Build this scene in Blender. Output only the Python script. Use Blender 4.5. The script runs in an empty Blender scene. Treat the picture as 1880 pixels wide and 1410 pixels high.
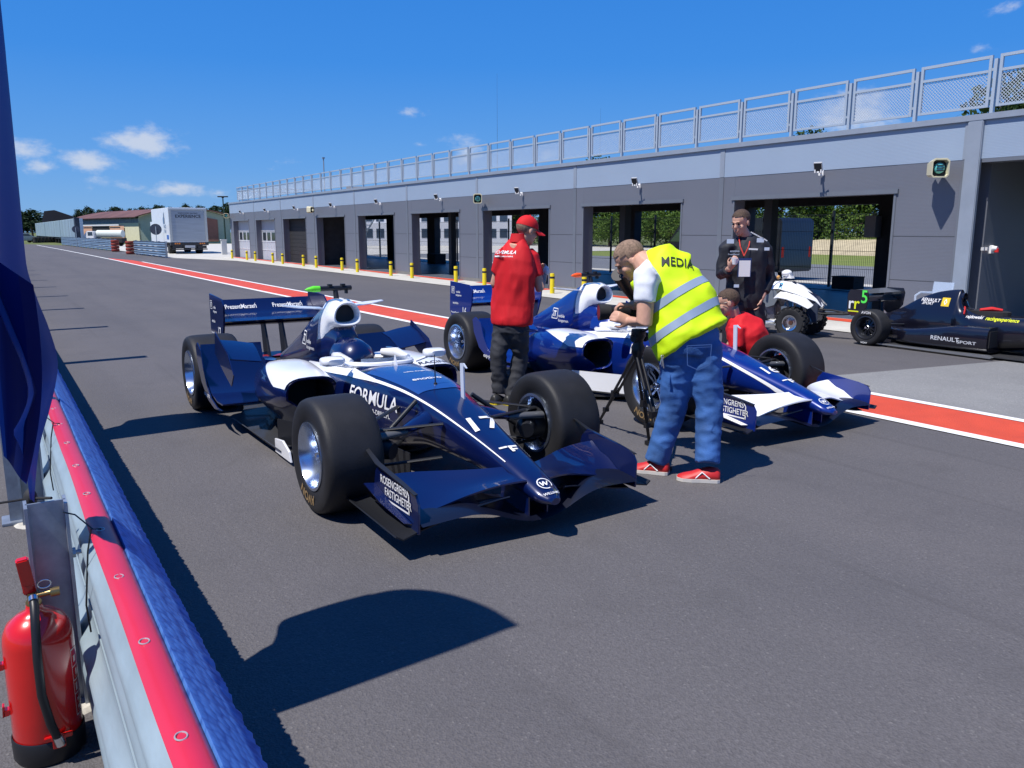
import bpy, bmesh, math, random
import numpy as np
from math import sin, cos, pi, radians
from mathutils import Vector, Matrix, noise
from mathutils.bvhtree import BVHTree
random.seed(7)
sc = bpy.context.scene
COL = sc.collection

# ------------------------------------------------------------------ camera
cd = bpy.data.cameras.new('camera'); cam = bpy.data.objects.new('camera', cd); COL.objects.link(cam)
cd.sensor_fit = 'HORIZONTAL'; cd.sensor_width = 36.0; cd.lens = 36.0*1480/1880
cd.clip_start = 0.05; cd.clip_end = 3000
cam.location = (0, 0, 1.6)
cam.rotation_euler = (radians(90-10.713), 0, radians(-32.727))
sc.camera = cam

# ------------------------------------------------------------------ light and sky
SUN_EL, SUN_AZ = 61.0, 4.0        # light travels towards +X and slightly +Y
sun_dir = Vector((-cos(radians(SUN_EL))*cos(radians(SUN_AZ)), -cos(radians(SUN_EL))*sin(radians(SUN_AZ)), sin(radians(SUN_EL))))
sd = bpy.data.lights.new('sun', 'SUN'); sd.energy = 5.0; sd.angle = radians(0.55); sd.color = (1.0, .955, .89)
so = bpy.data.objects.new('sun', sd); COL.objects.link(so)
so.rotation_euler = sun_dir.to_track_quat('Z', 'Y').to_euler()
w = bpy.data.worlds.new('World'); sc.world = w; w.use_nodes = True
nt = w.node_tree; nt.nodes.clear()
def WN(t, **k):
    n = nt.nodes.new(t)
    for a, b in k.items(): setattr(n, a, b)
    return n
def WL(a, b): nt.links.new(a, b)
sky = WN('ShaderNodeTexSky', sky_type='NISHITA', sun_disc=False)
sky.sun_elevation = radians(SUN_EL)
sky.sun_rotation = math.atan2(sun_dir.x, sun_dir.y)
sky.air_density = 1.0; sky.dust_density = 0.35; sky.ozone_density = 3.0
hs = WN('ShaderNodeHueSaturation'); hs.inputs['Saturation'].default_value = 1.22; hs.inputs['Value'].default_value = 1.0
WL(sky.outputs[0], hs.inputs['Color'])
geo = WN('ShaderNodeTexCoord')
sep = WN('ShaderNodeSeparateXYZ'); WL(geo.outputs['Generated'], sep.inputs[0])
def M(op, a, b=None, c=None, clamp=False):
    n = WN('ShaderNodeMath', operation=op); n.use_clamp = clamp
    for i, v in enumerate((a, b, c)):
        if v is None: continue
        if isinstance(v, (int, float)): n.inputs[i].default_value = v
        else: WL(v, n.inputs[i])
    return n.outputs[0]
az = M('ARCTAN2', sep.outputs[0], sep.outputs[1]); el = M('ARCSINE', sep.outputs[2])
# cumulus puffs: azimuth from the road axis, elevation, half widths (degrees)
clouds = [(9.0,5.5,3.2,1.2,1),(5.8,4.2,2.5,.9,.9),(2.4,4.8,2.0,.8,.9),(3.4,3.8,1.6,.7,.8),(10.5,2.7,2.9,.6,.85),(13.2,2.5,1.3,.5,.8),(6.8,2.9,3.4,.9,.45),
          (25.9,7.9,1.7,.55,.60),(26.4,5.8,.8,.35,.6),(29.6,5.4,2.2,1.3,.75),(17.4,4.4,1.6,.7,.5),(54.9,7.0,3.4,2.2,1),(62.9,12.5,2.2,.6,.5),(61.5,10.5,1.2,.4,.5),(35,4.9,3.0,1.0,.5),
          (-20,8,6,2.5,1),(80,9,6,2.5,.9),(110,12,7,3,1),(-60,10,8,3,1),(-120,14,9,4,1),(160,10,9,3,1)]
dens = None
cz = WN('ShaderNodeCombineXYZ'); WL(az, cz.inputs[0]); WL(el, cz.inputs[1])
for a0, e0, wa, we, amt in clouds:
    s1 = WN('ShaderNodeVectorMath', operation='SUBTRACT'); WL(cz.outputs[0], s1.inputs[0]); s1.inputs[1].default_value = (radians(a0), radians(e0), 0)
    s2 = WN('ShaderNodeVectorMath', operation='MULTIPLY'); WL(s1.outputs[0], s2.inputs[0]); s2.inputs[1].default_value = (1/radians(wa*1.15), 1/radians(we*1.25), 0)
    s3 = WN('ShaderNodeVectorMath', operation='LENGTH'); WL(s2.outputs[0], s3.inputs[0])
    d = M('MULTIPLY', M('SUBTRACT', 1.0, s3.outputs['Value'], clamp=True), amt)
    dens = d if dens is None else M('MAXIMUM', dens, d)
mp = WN('ShaderNodeVectorMath', operation='MULTIPLY'); WL(cz.outputs[0], mp.inputs[0]); mp.inputs[1].default_value = (1, 1.7, 0)
nz = WN('ShaderNodeTexNoise'); nz.inputs['Scale'].default_value = 34; nz.inputs['Detail'].default_value = 9; nz.inputs['Roughness'].default_value = .62
WL(mp.outputs[0], nz.inputs['Vector'])
v = M('ADD', dens, M('MULTIPLY', M('SUBTRACT', nz.outputs[0], .5), 1.5))
mr = WN('ShaderNodeMapRange', interpolation_type='SMOOTHSTEP'); WL(v, mr.inputs[0])
mr.inputs[1].default_value = .24; mr.inputs[2].default_value = .95; mr.inputs[3].default_value = 0; mr.inputs[4].default_value = .74
fac = M('MULTIPLY', mr.outputs[0], M('MULTIPLY', dens, 4.0, clamp=True))
cr_ = WN('ShaderNodeValToRGB'); WL(M('MULTIPLY', M('MAXIMUM', el, 0.0), 2/pi), cr_.inputs[0])
E_ = cr_.color_ramp.elements; E_[0].position = 0; E_[0].color = (.20, .42, .74, 1); E_[1].position = 1; E_[1].color = (.008, .10, .40, 1)
for p_, c_ in ((.045, (.115, .345, .78, 1)), (.12, (.044, .255, .76, 1)), (.30, (.010, .155, .64, 1))):
    e_ = E_.new(p_); e_.color = c_
sb = WN('ShaderNodeVectorMath', operation='SCALE'); WL(cr_.outputs[0], sb.inputs[0]); sb.inputs['Scale'].default_value = 10.6
m0 = WN('ShaderNodeMix', data_type='RGBA'); m0.inputs[0].default_value = .92; WL(hs.outputs[0], m0.inputs[6]); WL(sb.outputs[0], m0.inputs[7])
mx = WN('ShaderNodeMix', data_type='RGBA'); WL(fac, mx.inputs[0]); WL(m0.outputs[2], mx.inputs[6]); mx.inputs[7].default_value = (7.0, 7.4, 8.2, 1)
bg = WN('ShaderNodeBackground'); bg.inputs[1].default_value = 0.085; WL(mx.outputs[2], bg.inputs[0])
wo = WN('ShaderNodeOutputWorld'); WL(bg.outputs[0], wo.inputs[0])
sc.view_settings.view_transform = 'Standard'; sc.view_settings.look = 'None'
sc.view_settings.exposure = 0.22; sc.view_settings.gamma = 1.0
sc.cycles.max_bounces = 6; sc.cycles.caustics_reflective = False; sc.cycles.caustics_refractive = False

# ------------------------------------------------------------------ materials
MT = {}
def mat(name, col, rough=.5, metal=0, coat=0, var=0, vscale=3, bump=0, bscale=40, spec=.5, alpha=1, trans=0, emit=0, stretch=None, col2=None, cr=.05, ior=1.45):
    """procedural material: noise tints the base colour between col and col2, and bumps the surface"""
    if name in MT: return MT[name]
    m = bpy.data.materials.new(name); m.use_nodes = True; n = m.node_tree; b = n.nodes['Principled BSDF']
    c4 = (*col, 1)
    b.inputs['Base Color'].default_value = c4; b.inputs['Roughness'].default_value = rough; b.inputs['Metallic'].default_value = metal
    b.inputs['Coat Weight'].default_value = coat; b.inputs['Coat Roughness'].default_value = cr; b.inputs['Specular IOR Level'].default_value = spec
    b.inputs['Alpha'].default_value = alpha; b.inputs['Transmission Weight'].default_value = trans; b.inputs['IOR'].default_value = ior
    if emit: b.inputs['Emission Color'].default_value = c4; b.inputs['Emission Strength'].default_value = emit
    tc = n.nodes.new('ShaderNodeTexCoord'); mp = n.nodes.new('ShaderNodeMapping'); n.links.new(tc.outputs['Object'], mp.inputs[0])
    if stretch: mp.inputs['Scale'].default_value = stretch
    if var or col2:
        t = n.nodes.new('ShaderNodeTexNoise'); t.inputs['Scale'].default_value = vscale; t.inputs['Detail'].default_value = 6; t.inputs['Roughness'].default_value = .6
        n.links.new(mp.outputs[0], t.inputs['Vector'])
        r = n.nodes.new('ShaderNodeMapRange'); n.links.new(t.outputs[0], r.inputs[0]); r.inputs[1].default_value = .32; r.inputs[2].default_value = .68
        x = n.nodes.new('ShaderNodeMix'); x.data_type = 'RGBA'; n.links.new(r.outputs[0], x.inputs[0])
        if col2: x.inputs[6].default_value = c4; x.inputs[7].default_value = (*col2, 1)
        else:
            x.inputs[6].default_value = (*[a*(1-var) for a in col], 1); x.inputs[7].default_value = (*[min(1, a*(1+var)) for a in col], 1)
        n.links.new(x.outputs[2], b.inputs['Base Color'])
    if bump:
        t = n.nodes.new('ShaderNodeTexNoise'); t.inputs['Scale'].default_value = bscale; t.inputs['Detail'].default_value = 4
        n.links.new(mp.outputs[0], t.inputs['Vector'])
        u = n.nodes.new('ShaderNodeBump'); u.inputs['Strength'].default_value = bump; u.inputs['Distance'].default_value = .02
        n.links.new(t.outputs[0], u.inputs['Height']); n.links.new(u.outputs[0], b.inputs['Normal'])
        if coat: n.links.new(u.outputs[0], b.inputs['Coat Normal'])
    MT[name] = m; return m

def asphalt(name, c1, c2, patch, speck=.16):
    m = bpy.data.materials.new(name); m.use_nodes = True; n = m.node_tree; L = n.links.new; b = n.nodes['Principled BSDF']
    tc = n.nodes.new('ShaderNodeTexCoord')
    def N(t, **k):
        x = n.nodes.new(t)
        for a, q in k.items(): setattr(x, a, q)
        return x
    def nz(s, d=5, r=.6, vec=None):
        t = N('ShaderNodeTexNoise'); t.inputs['Scale'].default_value = s; t.inputs['Detail'].default_value = d; t.inputs['Roughness'].default_value = r
        L(vec or tc.outputs['Object'], t.inputs['Vector']); return t.outputs[0]
    def mix(f, a, c, bt='MIX'):
        x = N('ShaderNodeMix', data_type='RGBA', blend_type=bt)
        for i, q in ((0, f), (6, a), (7, c)):
            if hasattr(q, 'is_linked'): L(q, x.inputs[i])
            elif isinstance(q, float): x.inputs[i].default_value = q
            else: x.inputs[i].default_value = (*q, 1)
        return x.outputs[2]
    def mr(v, a, c, lo=0, hi=1):
        x = N('ShaderNodeMapRange'); L(v, x.inputs[0]); x.inputs[1].default_value = a; x.inputs[2].default_value = c; x.inputs[3].default_value = lo; x.inputs[4].default_value = hi; return x.outputs[0]
    base = mix(mr(nz(.35, 4), .35, .65), c1, c2)
    mpp = N('ShaderNodeMapping'); mpp.inputs['Scale'].default_value = (1.2, .09, 1); L(tc.outputs['Object'], mpp.inputs[0])
    base = mix(mr(nz(1.0, 5, .55, mpp.outputs[0]), .45, .72, 0, .5), base, patch)           # long tyre-worn streaks
    vo = N('ShaderNodeTexVoronoi'); vo.inputs['Scale'].default_value = 125; L(tc.outputs['Object'], vo.inputs['Vector'])
    wn = N('ShaderNodeTexWhiteNoise'); L(vo.outputs['Position'], wn.inputs[0])
    base = mix(mr(wn.outputs[0], 0, 1, 0, .4), base, tuple(q*.45 for q in c1))              # stones: each its own shade
    base = mix(mr(wn.outputs[0], .985, .99, 0, speck), base, (.42, .40, .38))
    base = mix(mr(nz(60, 3), .5, .7, 0, .45), base, tuple(q*.5 for q in c1))
    base = mix(mr(nz(2.2, 7, .7), .54, .70, 0, .45), base, tuple(q*.6 for q in c1))          # worn and oily patches
    mq = N('ShaderNodeMapping'); mq.inputs['Scale'].default_value = (5.5, .16, 1); L(tc.outputs['Object'], mq.inputs[0])
    base = mix(mr(nz(1.0, 3, .5, mq.outputs[0]), .62, .70, 0, .30), base, tuple(q*.55 for q in c1))  # faint rubber lines
    L(base, b.inputs['Base Color']); b.inputs['Roughness'].default_value = .78; b.inputs['Specular IOR Level'].default_value = .35
    bu = N('ShaderNodeBump'); bu.inputs['Strength'].default_value = .55; bu.inputs['Distance'].default_value = .004
    L(vo.outputs['Distance'], bu.inputs['Height'])
    b2 = N('ShaderNodeBump'); b2.inputs['Strength'].default_value = .5; b2.inputs['Distance'].default_value = .01
    L(nz(38, 4), b2.inputs['Height']); L(bu.outputs[0], b2.inputs['Normal']); L(b2.outputs[0], b.inputs['Normal'])
    MT[name] = m; return m

# ------------------------------------------------------------------ mesh helpers
class MB:
    def __init__(s): s.v = []; s.f = []; s.m = []; s.mi = 0
    def add(s, vs, fs, mi=None):
        o = len(s.v); s.v += [tuple(v) for v in vs]; s.f += [tuple(o+i for i in f) for f in fs]; s.m += [s.mi if mi is None else mi]*len(fs); return s
    def box(s, c, d, R=None, mi=None):
        hx, hy, hz = d[0]/2, d[1]/2, d[2]/2
        P = [Vector((x, y, z)) for z in (-hz, hz) for y in (-hy, hy) for x in (-hx, hx)]
        if R is not None: P = [R @ p for p in P]
        c = Vector(c)
        return s.add([c+p for p in P], [(0,2,3,1),(4,5,7,6),(0,1,5,4),(2,6,7,3),(0,4,6,2),(1,3,7,5)], mi)
    def bb(s, x0, x1, y0, y1, z0, z1, mi=None): return s.box(((x0+x1)/2, (y0+y1)/2, (z0+z1)/2), (x1-x0, y1-y0, z1-z0), None, mi)
    def loft(s, rings, cap=True, closed=True, mi=None):
        n = len(rings[0]); vs = [p for r in rings for p in r]; fs = []
        for i in range(len(rings)-1):
            for j in range(n if closed else n-1):
                k = (j+1) % n; fs.append((i*n+j, i*n+k, (i+1)*n+k, (i+1)*n+j))
        if cap: fs.append(tuple(range(n))[::-1]); fs.append(tuple((len(rings)-1)*n+j for j in range(n)))
        return s.add(vs, fs, mi)
    def tube(s, pts, r, n=8, flat=None, mi=None, cap=True):
        """round tube through points; r a number or a list; flat=(vector, factor) squashes it"""
        P = [Vector(p) for p in pts]; rs = r if isinstance(r, (list, tuple)) else [r]*len(P); rings = []; u = None
        for i, p in enumerate(P):
            t = ((P[min(i+1, len(P)-1)]-P[max(i-1, 0)])).normalized()
            if u is None: u = t.cross(Vector((0, 0, 1)) if abs(t.z) < .95 else Vector((1, 0, 0))).normalized()
            u = (u-t*u.dot(t)).normalized(); w_ = t.cross(u)
            ring = []
            for k in range(n):
                a = 2*pi*k/n; d = u*cos(a)*rs[i]+w_*sin(a)*rs[i]
                if flat: fv = Vector(flat[0]).normalized(); d = d-fv*d.dot(fv)*(1-flat[1])
                ring.append(p+d)
            rings.append(ring)
        return s.loft(rings, cap, True, mi)
    def lathe(s, prof, o=(0,0,0), ax='z', n=32, mi=None, closed=False):
        """profile of (radius, height) pairs round an axis"""
        rings = []
        for r, h in prof:
            ring = []
            for k in range(n):
                a = 2*pi*k/n; c, q = r*cos(a), r*sin(a)
                p = (c, q, h) if ax == 'z' else ((q, h, c) if ax == 'y' else (h, c, q))
                ring.append((o[0]+p[0], o[1]+p[1], o[2]+p[2]))
            rings.append(ring)
        if closed: rings.append(rings[0])
        return s.loft(rings, False, True, mi)
    def disc(s, r, o, ax='z', n=24, mi=None):
        ring = []
        for k in range(n):
            a = 2*pi*k/n; c, q = r*cos(a), r*sin(a)
            p = (c, q, 0) if ax == 'z' else ((q, 0, c) if ax == 'y' else (0, c, q))
            ring.append((o[0]+p[0], o[1]+p[1], o[2]+p[2]))
        return s.add(ring, [tuple(range(n))], mi)
    def prism(s, poly, ax, a, b, mi=None):
        """extrude a 2-D outline along an axis from a to b"""
        def P(u, v_, h): return {'x': (h, u, v_), 'y': (u, h, v_), 'z': (u, v_, h)}[ax]
        n = len(poly); vs = [P(u, v_, a) for u, v_ in poly]+[P(u, v_, b) for u, v_ in poly]
        fs = [(j, (j+1) % n, n+(j+1) % n, n+j) for j in range(n)]+[tuple(range(n))[::-1], tuple(range(n, 2*n))]
        return s.add(vs, fs, mi)
    def sphere(s, c, r, n=16, m=10, mi=None):
        r = (r, r, r) if isinstance(r, (int, float)) else r
        rings = [[(c[0]+r[0]*sin(pi*i/m)*cos(2*pi*k/n), c[1]+r[1]*sin(pi*i/m)*sin(2*pi*k/n), c[2]+r[2]*cos(pi*i/m)) for k in range(n)] for i in range(m+1)]
        return s.loft(rings, False, True, mi)
    def sheet(s, G, t=0, mi=None):
        """grid of points; t gives it thickness along its normals"""
        R, C = len(G), len(G[0]); V = [[Vector(p) for p in r] for r in G]
        vs = [p for r in V for p in r]; fs = [(i*C+j, i*C+j+1, (i+1)*C+j+1, (i+1)*C+j) for i in range(R-1) for j in range(C-1)]
        if t:
            N = []
            for i in range(R):
                for j in range(C):
                    a = V[min(i+1, R-1)][j]-V[max(i-1, 0)][j]; b = V[i][min(j+1, C-1)]-V[i][max(j-1, 0)]; q = a.cross(b); N.append(q.normalized() if q.length > 1e-9 else Vector((0, 0, 1)))
            n0 = len(vs); vs = vs+[p-q*t for p, q in zip(vs, N)]; fs = fs+[tuple(n0+k for k in f)[::-1] for f in fs]
            edge = [(0, j) for j in range(C)]+[(i, C-1) for i in range(1, R)]+[(R-1, j) for j in range(C-2, -1, -1)]+[(i, 0) for i in range(R-2, 0, -1)]
            for k in range(len(edge)):
                a = edge[k]; b = edge[(k+1) % len(edge)]; ia, ib = a[0]*C+a[1], b[0]*C+b[1]; fs.append((ib, ia, n0+ia, n0+ib))
        return s.add(vs, fs, mi)
    def build(s, name, mats, parent=None, smooth=False, bevel=0, weld=False, label=None):
        me = bpy.data.meshes.new(name); me.from_pydata(s.v, [], s.f); me.update()
        ms = mats if isinstance(mats, (list, tuple)) else [mats]
        for m in ms: me.materials.append(m)
        if len(ms) > 1: me.polygons.foreach_set('material_index', s.m)
        bm = bmesh.new(); bm.from_mesh(me)
        if weld or bevel: bmesh.ops.remove_doubles(bm, verts=bm.verts, dist=1e-5)
        bmesh.ops.recalc_face_normals(bm, faces=bm.faces)
        if bevel: bmesh.ops.bevel(bm, geom=[e for e in bm.edges if e.is_manifold and e.calc_face_angle(0) > .6], offset=bevel, segments=2, affect='EDGES', clamp_overlap=True)
        if smooth or bevel:
            for f in bm.faces: f.smooth = True
            for e in bm.edges:
                if e.is_manifold and e.calc_face_angle(0) > radians(smooth if smooth > 1 else 40): e.smooth = False
        bm.to_mesh(me); bm.free()
        o = bpy.data.objects.new(name, me); COL.objects.link(o)
        if parent: o.parent = parent
        if label: o['label'] = label
        return o
def root(name, label, cat, loc=(0,0,0), rz=0, group=None):
    o = bpy.data.objects.new(name, None); COL.objects.link(o); o.location = loc; o.rotation_euler = (0, 0, rz); o.empty_display_size = .3
    return tag(o, label, cat, group)
def tag(o, label, cat, group=None):
    o['label'] = label; o['category'] = cat
    if group: o['group'] = group
    return o
def struct(o, kind='structure'): o['kind'] = kind; return o
def copy_tree(o, parent=None, loc=None, rz=None, label=None):
    c = o.copy(); COL.objects.link(c); c.parent = parent
    if loc is not None: c.location = loc
    if rz is not None: c.rotation_euler = (0, 0, rz)
    if label: c['label'] = label
    for ch in list(o.children): copy_tree(ch, c)
    return c
def kids(o): return [c for c in COL.objects if c.parent == o]
def RZ(a): return Matrix.Rotation(a, 3, 'Z')
def RX(a): return Matrix.Rotation(a, 3, 'X')
def RY(a): return Matrix.Rotation(a, 3, 'Y')
def interp(xs, ys, x):
    """monotone smooth interpolation through knots"""
    i = min(max(int(np.searchsorted(xs, x))-1, 0), len(xs)-2)
    h = [xs[k+1]-xs[k] for k in range(len(xs)-1)]; d = [(ys[k+1]-ys[k])/h[k] for k in range(len(h))]
    def sl(k):
        if k == 0: return d[0]
        if k == len(xs)-1: return d[-1]
        return 0 if d[k-1]*d[k] <= 0 else 2*d[k-1]*d[k]/(d[k-1]+d[k])
    t = (x-xs[i])/h[i]; t = min(max(t, 0), 1); m0, m1 = sl(i)*h[i], sl(i+1)*h[i]
    return (2*t**3-3*t**2+1)*ys[i]+(t**3-2*t**2+t)*m0+(3*t**2-2*t**3)*ys[i+1]+(t**3-t**2)*m1
_fc = {}
def text_geo(s, bold=.012):
    if (s, bold) in _fc: return _fc[(s, bold)]
    cu = bpy.data.curves.new('t', 'FONT'); cu.body = s; cu.size = 1; cu.resolution_u = 3; cu.offset = bold; cu.align_x = 'CENTER'; cu.align_y = 'CENTER'
    o = bpy.data.objects.new('t', cu); COL.objects.link(o)
    dg = bpy.context.evaluated_depsgraph_get(); me = bpy.data.meshes.new_from_object(o.evaluated_get(dg))
    bm = bmesh.new(); bm.from_mesh(me); bmesh.ops.triangulate(bm, faces=bm.faces); bmesh.ops.remove_doubles(bm, verts=bm.verts, dist=1e-5)
    vs = [tuple(v.co) for v in bm.verts]; fs = [tuple(v.index for v in f.verts) for f in bm.faces]
    bm.free(); bpy.data.objects.remove(o); bpy.data.curves.remove(cu); bpy.data.meshes.remove(me)
    _fc[(s, bold)] = (vs, fs); return vs, fs
def bvh(obs):
    vs, fs = [], []
    for o in obs:
        n = len(vs); vs += [v.co.copy() for v in o.data.vertices]; fs += [tuple(n+i for i in p.vertices) for p in o.data.polygons]
    return BVHTree.FromPolygons(vs, fs)
def decal(parent, geo, o, u, v, size, m, tree=None, lift=.003, name='lettering', wx=1.0, shear=0, sub=0, back=.5):
    """lay flat artwork (text or polygons) on a surface: centre o, directions u and v; tree = surface it is wrapped on"""
    vs, fs = text_geo(geo) if isinstance(geo, str) else geo
    u = Vector(u).normalized(); v = Vector(v); v = (v-u*v.dot(u)).normalized(); n = u.cross(v)
    bm = bmesh.new(); bv = [bm.verts.new(((x+shear*y)*size*wx, y*size, 0)) for x, y, _ in vs]
    for f in fs:
        try: bm.faces.new([bv[i] for i in f])
        except ValueError: pass
    for _ in range(sub): bmesh.ops.subdivide_edges(bm, edges=bm.edges[:], cuts=1)
    P = []
    for q in bm.verts:
        p = Vector(o)+u*q.co.x+v*q.co.y
        if tree:
            h = tree.ray_cast(p+n*back, -n, back*2.5)
            p = h[0]+n*lift if h[0] is not None else p
        else: p = p+n*lift
        P.append(p)
    bm.verts.ensure_lookup_table()
    for q, p in zip(bm.verts, P): q.co = p
    me = bpy.data.meshes.new(name); bm.to_mesh(me); bm.free(); me.materials.append(m)
    ob = bpy.data.objects.new(name, me); COL.objects.link(ob); ob.parent = parent; return ob
def polys(*ps):
    """flat polygons for decal(): each a list of (x, y)"""
    vs, fs = [], []
    for p in ps: n = len(vs); vs += [(x, y, 0) for x, y in p]; fs.append(tuple(range(n, n+len(p))))
    return vs, fs
def bar(x0, y0, x1, y1, t):
    d = Vector((x1-x0, y1-y0)).normalized(); q = Vector((-d.y, d.x))*t/2
    return [(x0+q.x, y0+q.y), (x0-q.x, y0-q.y), (x1-q.x, y1-q.y), (x1+q.x, y1+q.y)]
def ring2(r, t, a0=0, a1=360, n=24, sx=1):
    out = []
    for i in range(n):
        a, b = radians(a0+(a1-a0)*i/n), radians(a0+(a1-a0)*(i+1)/n)
        out.append([(sx*r*cos(a), r*sin(a)), (sx*r*cos(b), r*sin(b)), (sx*(r-t)*cos(b), (r-t)*sin(b)), (sx*(r-t)*cos(a), (r-t)*sin(a))])
    return out
white = mat('white_paint', (.8, .8, .8), .35, coat=.5)
matte_white = mat('white_print', (.78, .78, .78), .5)
black = mat('black_plastic', (.012, .012, .014), .42)
blackm = mat('black_matte', (.02, .02, .022), .75)
steel = mat('galvanised_steel', (.43, .48, .53), .42, metal=.55, var=.1, vscale=9, bump=.05)
alu = mat('polished_aluminium', (.72, .74, .78), .2, metal=1)
# ------------------------------------------------------------------ ground, road and markings
asph = asphalt('asphalt', (.130, .121, .122), (.108, .103, .107), (.078, .075, .081))
chip = asphalt('light_chip_asphalt', (.27, .27, .265), (.21, .21, .21), (.18, .18, .18), .75)
conc = mat('concrete', (.5, .485, .44), .85, var=.12, vscale=1.3, bump=.25, bscale=60)
grassm = mat('grass_ground', (.075, .11, .025), .95, col2=(.14, .15, .05), vscale=.6, bump=.6, bscale=30)
redp = mat('red_road_paint', (.60, .072, .032), .6, var=.12, vscale=2.5, bump=.5, bscale=110)
whp = mat('white_road_paint', (.78, .78, .76), .6, var=.07, vscale=8, bump=.3, bscale=110)
def flat(name, poly, z, m):
    b = MB(); b.add([(x, y, z) for x, y in poly], [tuple(range(len(poly)))]); o = b.build(name, m); o['kind'] = 'structure'; return o
flat('ground', [(-900,-600),(1200,-600),(1200,1400),(-900,1400)], -.03, grassm)
flat('road', [(-7,-25),(13.1,-25),(13.1,5),(11.5,5),(11.5,46),(11.05,48),(9.3,53.6),(9.2,62),(9.6,71),(8.9,76),(8.0,108),(4.2,122),(-7,122)], 0, asph)
flat('concrete_apron', [(11.5,5),(13.26,5),(13.26,53.4),(60,53.4),(60,112),(9.0,112),(9.5,70),(9.3,53.6),(11.05,48),(11.5,46)], .012, conc)
flat('light_pavement', [(7.31,5.85),(7.62,5.62),(11.0,5.0),(14,4.6),(14,-25),(7.34,-25)], .004, chip)
# pit lane band: polyline of the inner line, then offsets
line = [(6.40,-25),(6.37,4),(6.2,13),(6.1,22),(6.05,30),(6.0,40),(5.97,50.5),(5.85,62),(5.6,80),(5.0,113)]
def strip(name, pts, a, b, z, m):
    q = MB(); q.sheet([[(x+a, y, z) for x, y in pts], [(x+b, y, z) for x, y in pts]]); o = q.build(name, m); o['kind'] = 'structure'; return o
strip('white_line', line, 0, .13, .008, whp)
strip('red_band', line[:7], .13, .90, .004, redp)
strip('white_line', line[:6]+[(5.98,47.5)], .90, 1.01, .008, whp)
flat('red_band', [(6.10,50.5),(6.87,50.5),(6.12,55)], .004, redp)
# thin concrete joint lines along the apron
# ------------------------------------------------------------------ pit garage building
def panelmat(name, col, freq, rough):
    m = bpy.data.materials.new(name); m.use_nodes = True; n = m.node_tree; L = n.links.new; b = n.nodes['Principled BSDF']
    tc = n.nodes.new('ShaderNodeTexCoord'); wv = n.nodes.new('ShaderNodeTexWave'); wv.bands_direction = 'Z'; wv.inputs['Scale'].default_value = freq
    L(tc.outputs['Object'], wv.inputs['Vector'])
    ns = n.nodes.new('ShaderNodeTexNoise'); ns.inputs['Scale'].default_value = .9; ns.inputs['Detail'].default_value = 6; L(tc.outputs['Object'], ns.inputs['Vector'])
    mx = n.nodes.new('ShaderNodeMix'); mx.data_type = 'RGBA'; mx.inputs[6].default_value = (*[c*.93 for c in col], 1); mx.inputs[7].default_value = (*[c*1.06 for c in col], 1)
    L(ns.outputs[0], mx.inputs[0]); L(mx.outputs[2], b.inputs['Base Color'])
    bu = n.nodes.new('ShaderNodeBump'); bu.inputs['Strength'].default_value = .2; bu.inputs['Distance'].default_value = .003; L(wv.outputs[0], bu.inputs['Height']); L(bu.outputs[0], b.inputs['Normal'])
    b.inputs['Roughness'].default_value = rough; b.inputs['Metallic'].default_value = .1
    return m
dark_panel = panelmat('dark_grey_cladding', (.150, .160, .192), 14, .45)
light_panel = panelmat('light_grey_cladding', (.31, .385, .49), 14, .42)
trim = mat('grey_trim', (.30, .34, .40), .4, metal=.2, var=.05)
dtrim = mat('dark_trim', (.17, .185, .215), .4, metal=.2, var=.05)
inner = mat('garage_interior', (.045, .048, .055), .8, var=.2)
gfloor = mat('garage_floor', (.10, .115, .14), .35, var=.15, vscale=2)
G = root('pit_garage', 'long low grey pit garage with a row of doors under a light grey fascia', 'garage building', (13.2, 28, 0))
def g(mb, name, m, p=None, **k):
    off = (13.2, 28, 0)
    mb.v = [(x-off[0], y-off[1], z) for x, y, z in mb.v]; return mb.build(name, m, p or G, **k)
X0, X1 = 13.2, 19.7
doors = [(52.95-5.12*k-3.6, 52.95-5.12*k-.02) for k in range(9)]      # (near edge, far edge) in Y
DT = 2.24
b = MB()
segs = []; y = 53.7
for a, c in doors: segs.append((c, y)); y = a
segs.append((7.23, y))
for a, c in segs: b.bb(X0, X0+.32, a, c, 0, 2.715)
for a, c in doors: b.bb(X0+.002, X0+.32, a, c, DT, 2.715)
g(b, 'lower_wall', dark_panel)
b = MB(); b.bb(X0-.004, X0+.3, -6, 53.7, 2.717, 3.29); g(b, 'fascia', light_panel)
b = MB(); b.bb(X0-.05, X0+.36, -6, 53.76, 3.292, 3.39); g(b, 'coping', trim, bevel=.008)
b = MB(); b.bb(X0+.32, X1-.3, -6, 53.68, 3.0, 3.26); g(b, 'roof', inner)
b = MB(); b.bb(X0+.3, X1, 53.4, 53.7, 0, 2.71); b.bb(X0+.3, X1, 53.38, 53.7, 2.712, 3.29); g(b, 'end_wall', dark_panel)
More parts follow.
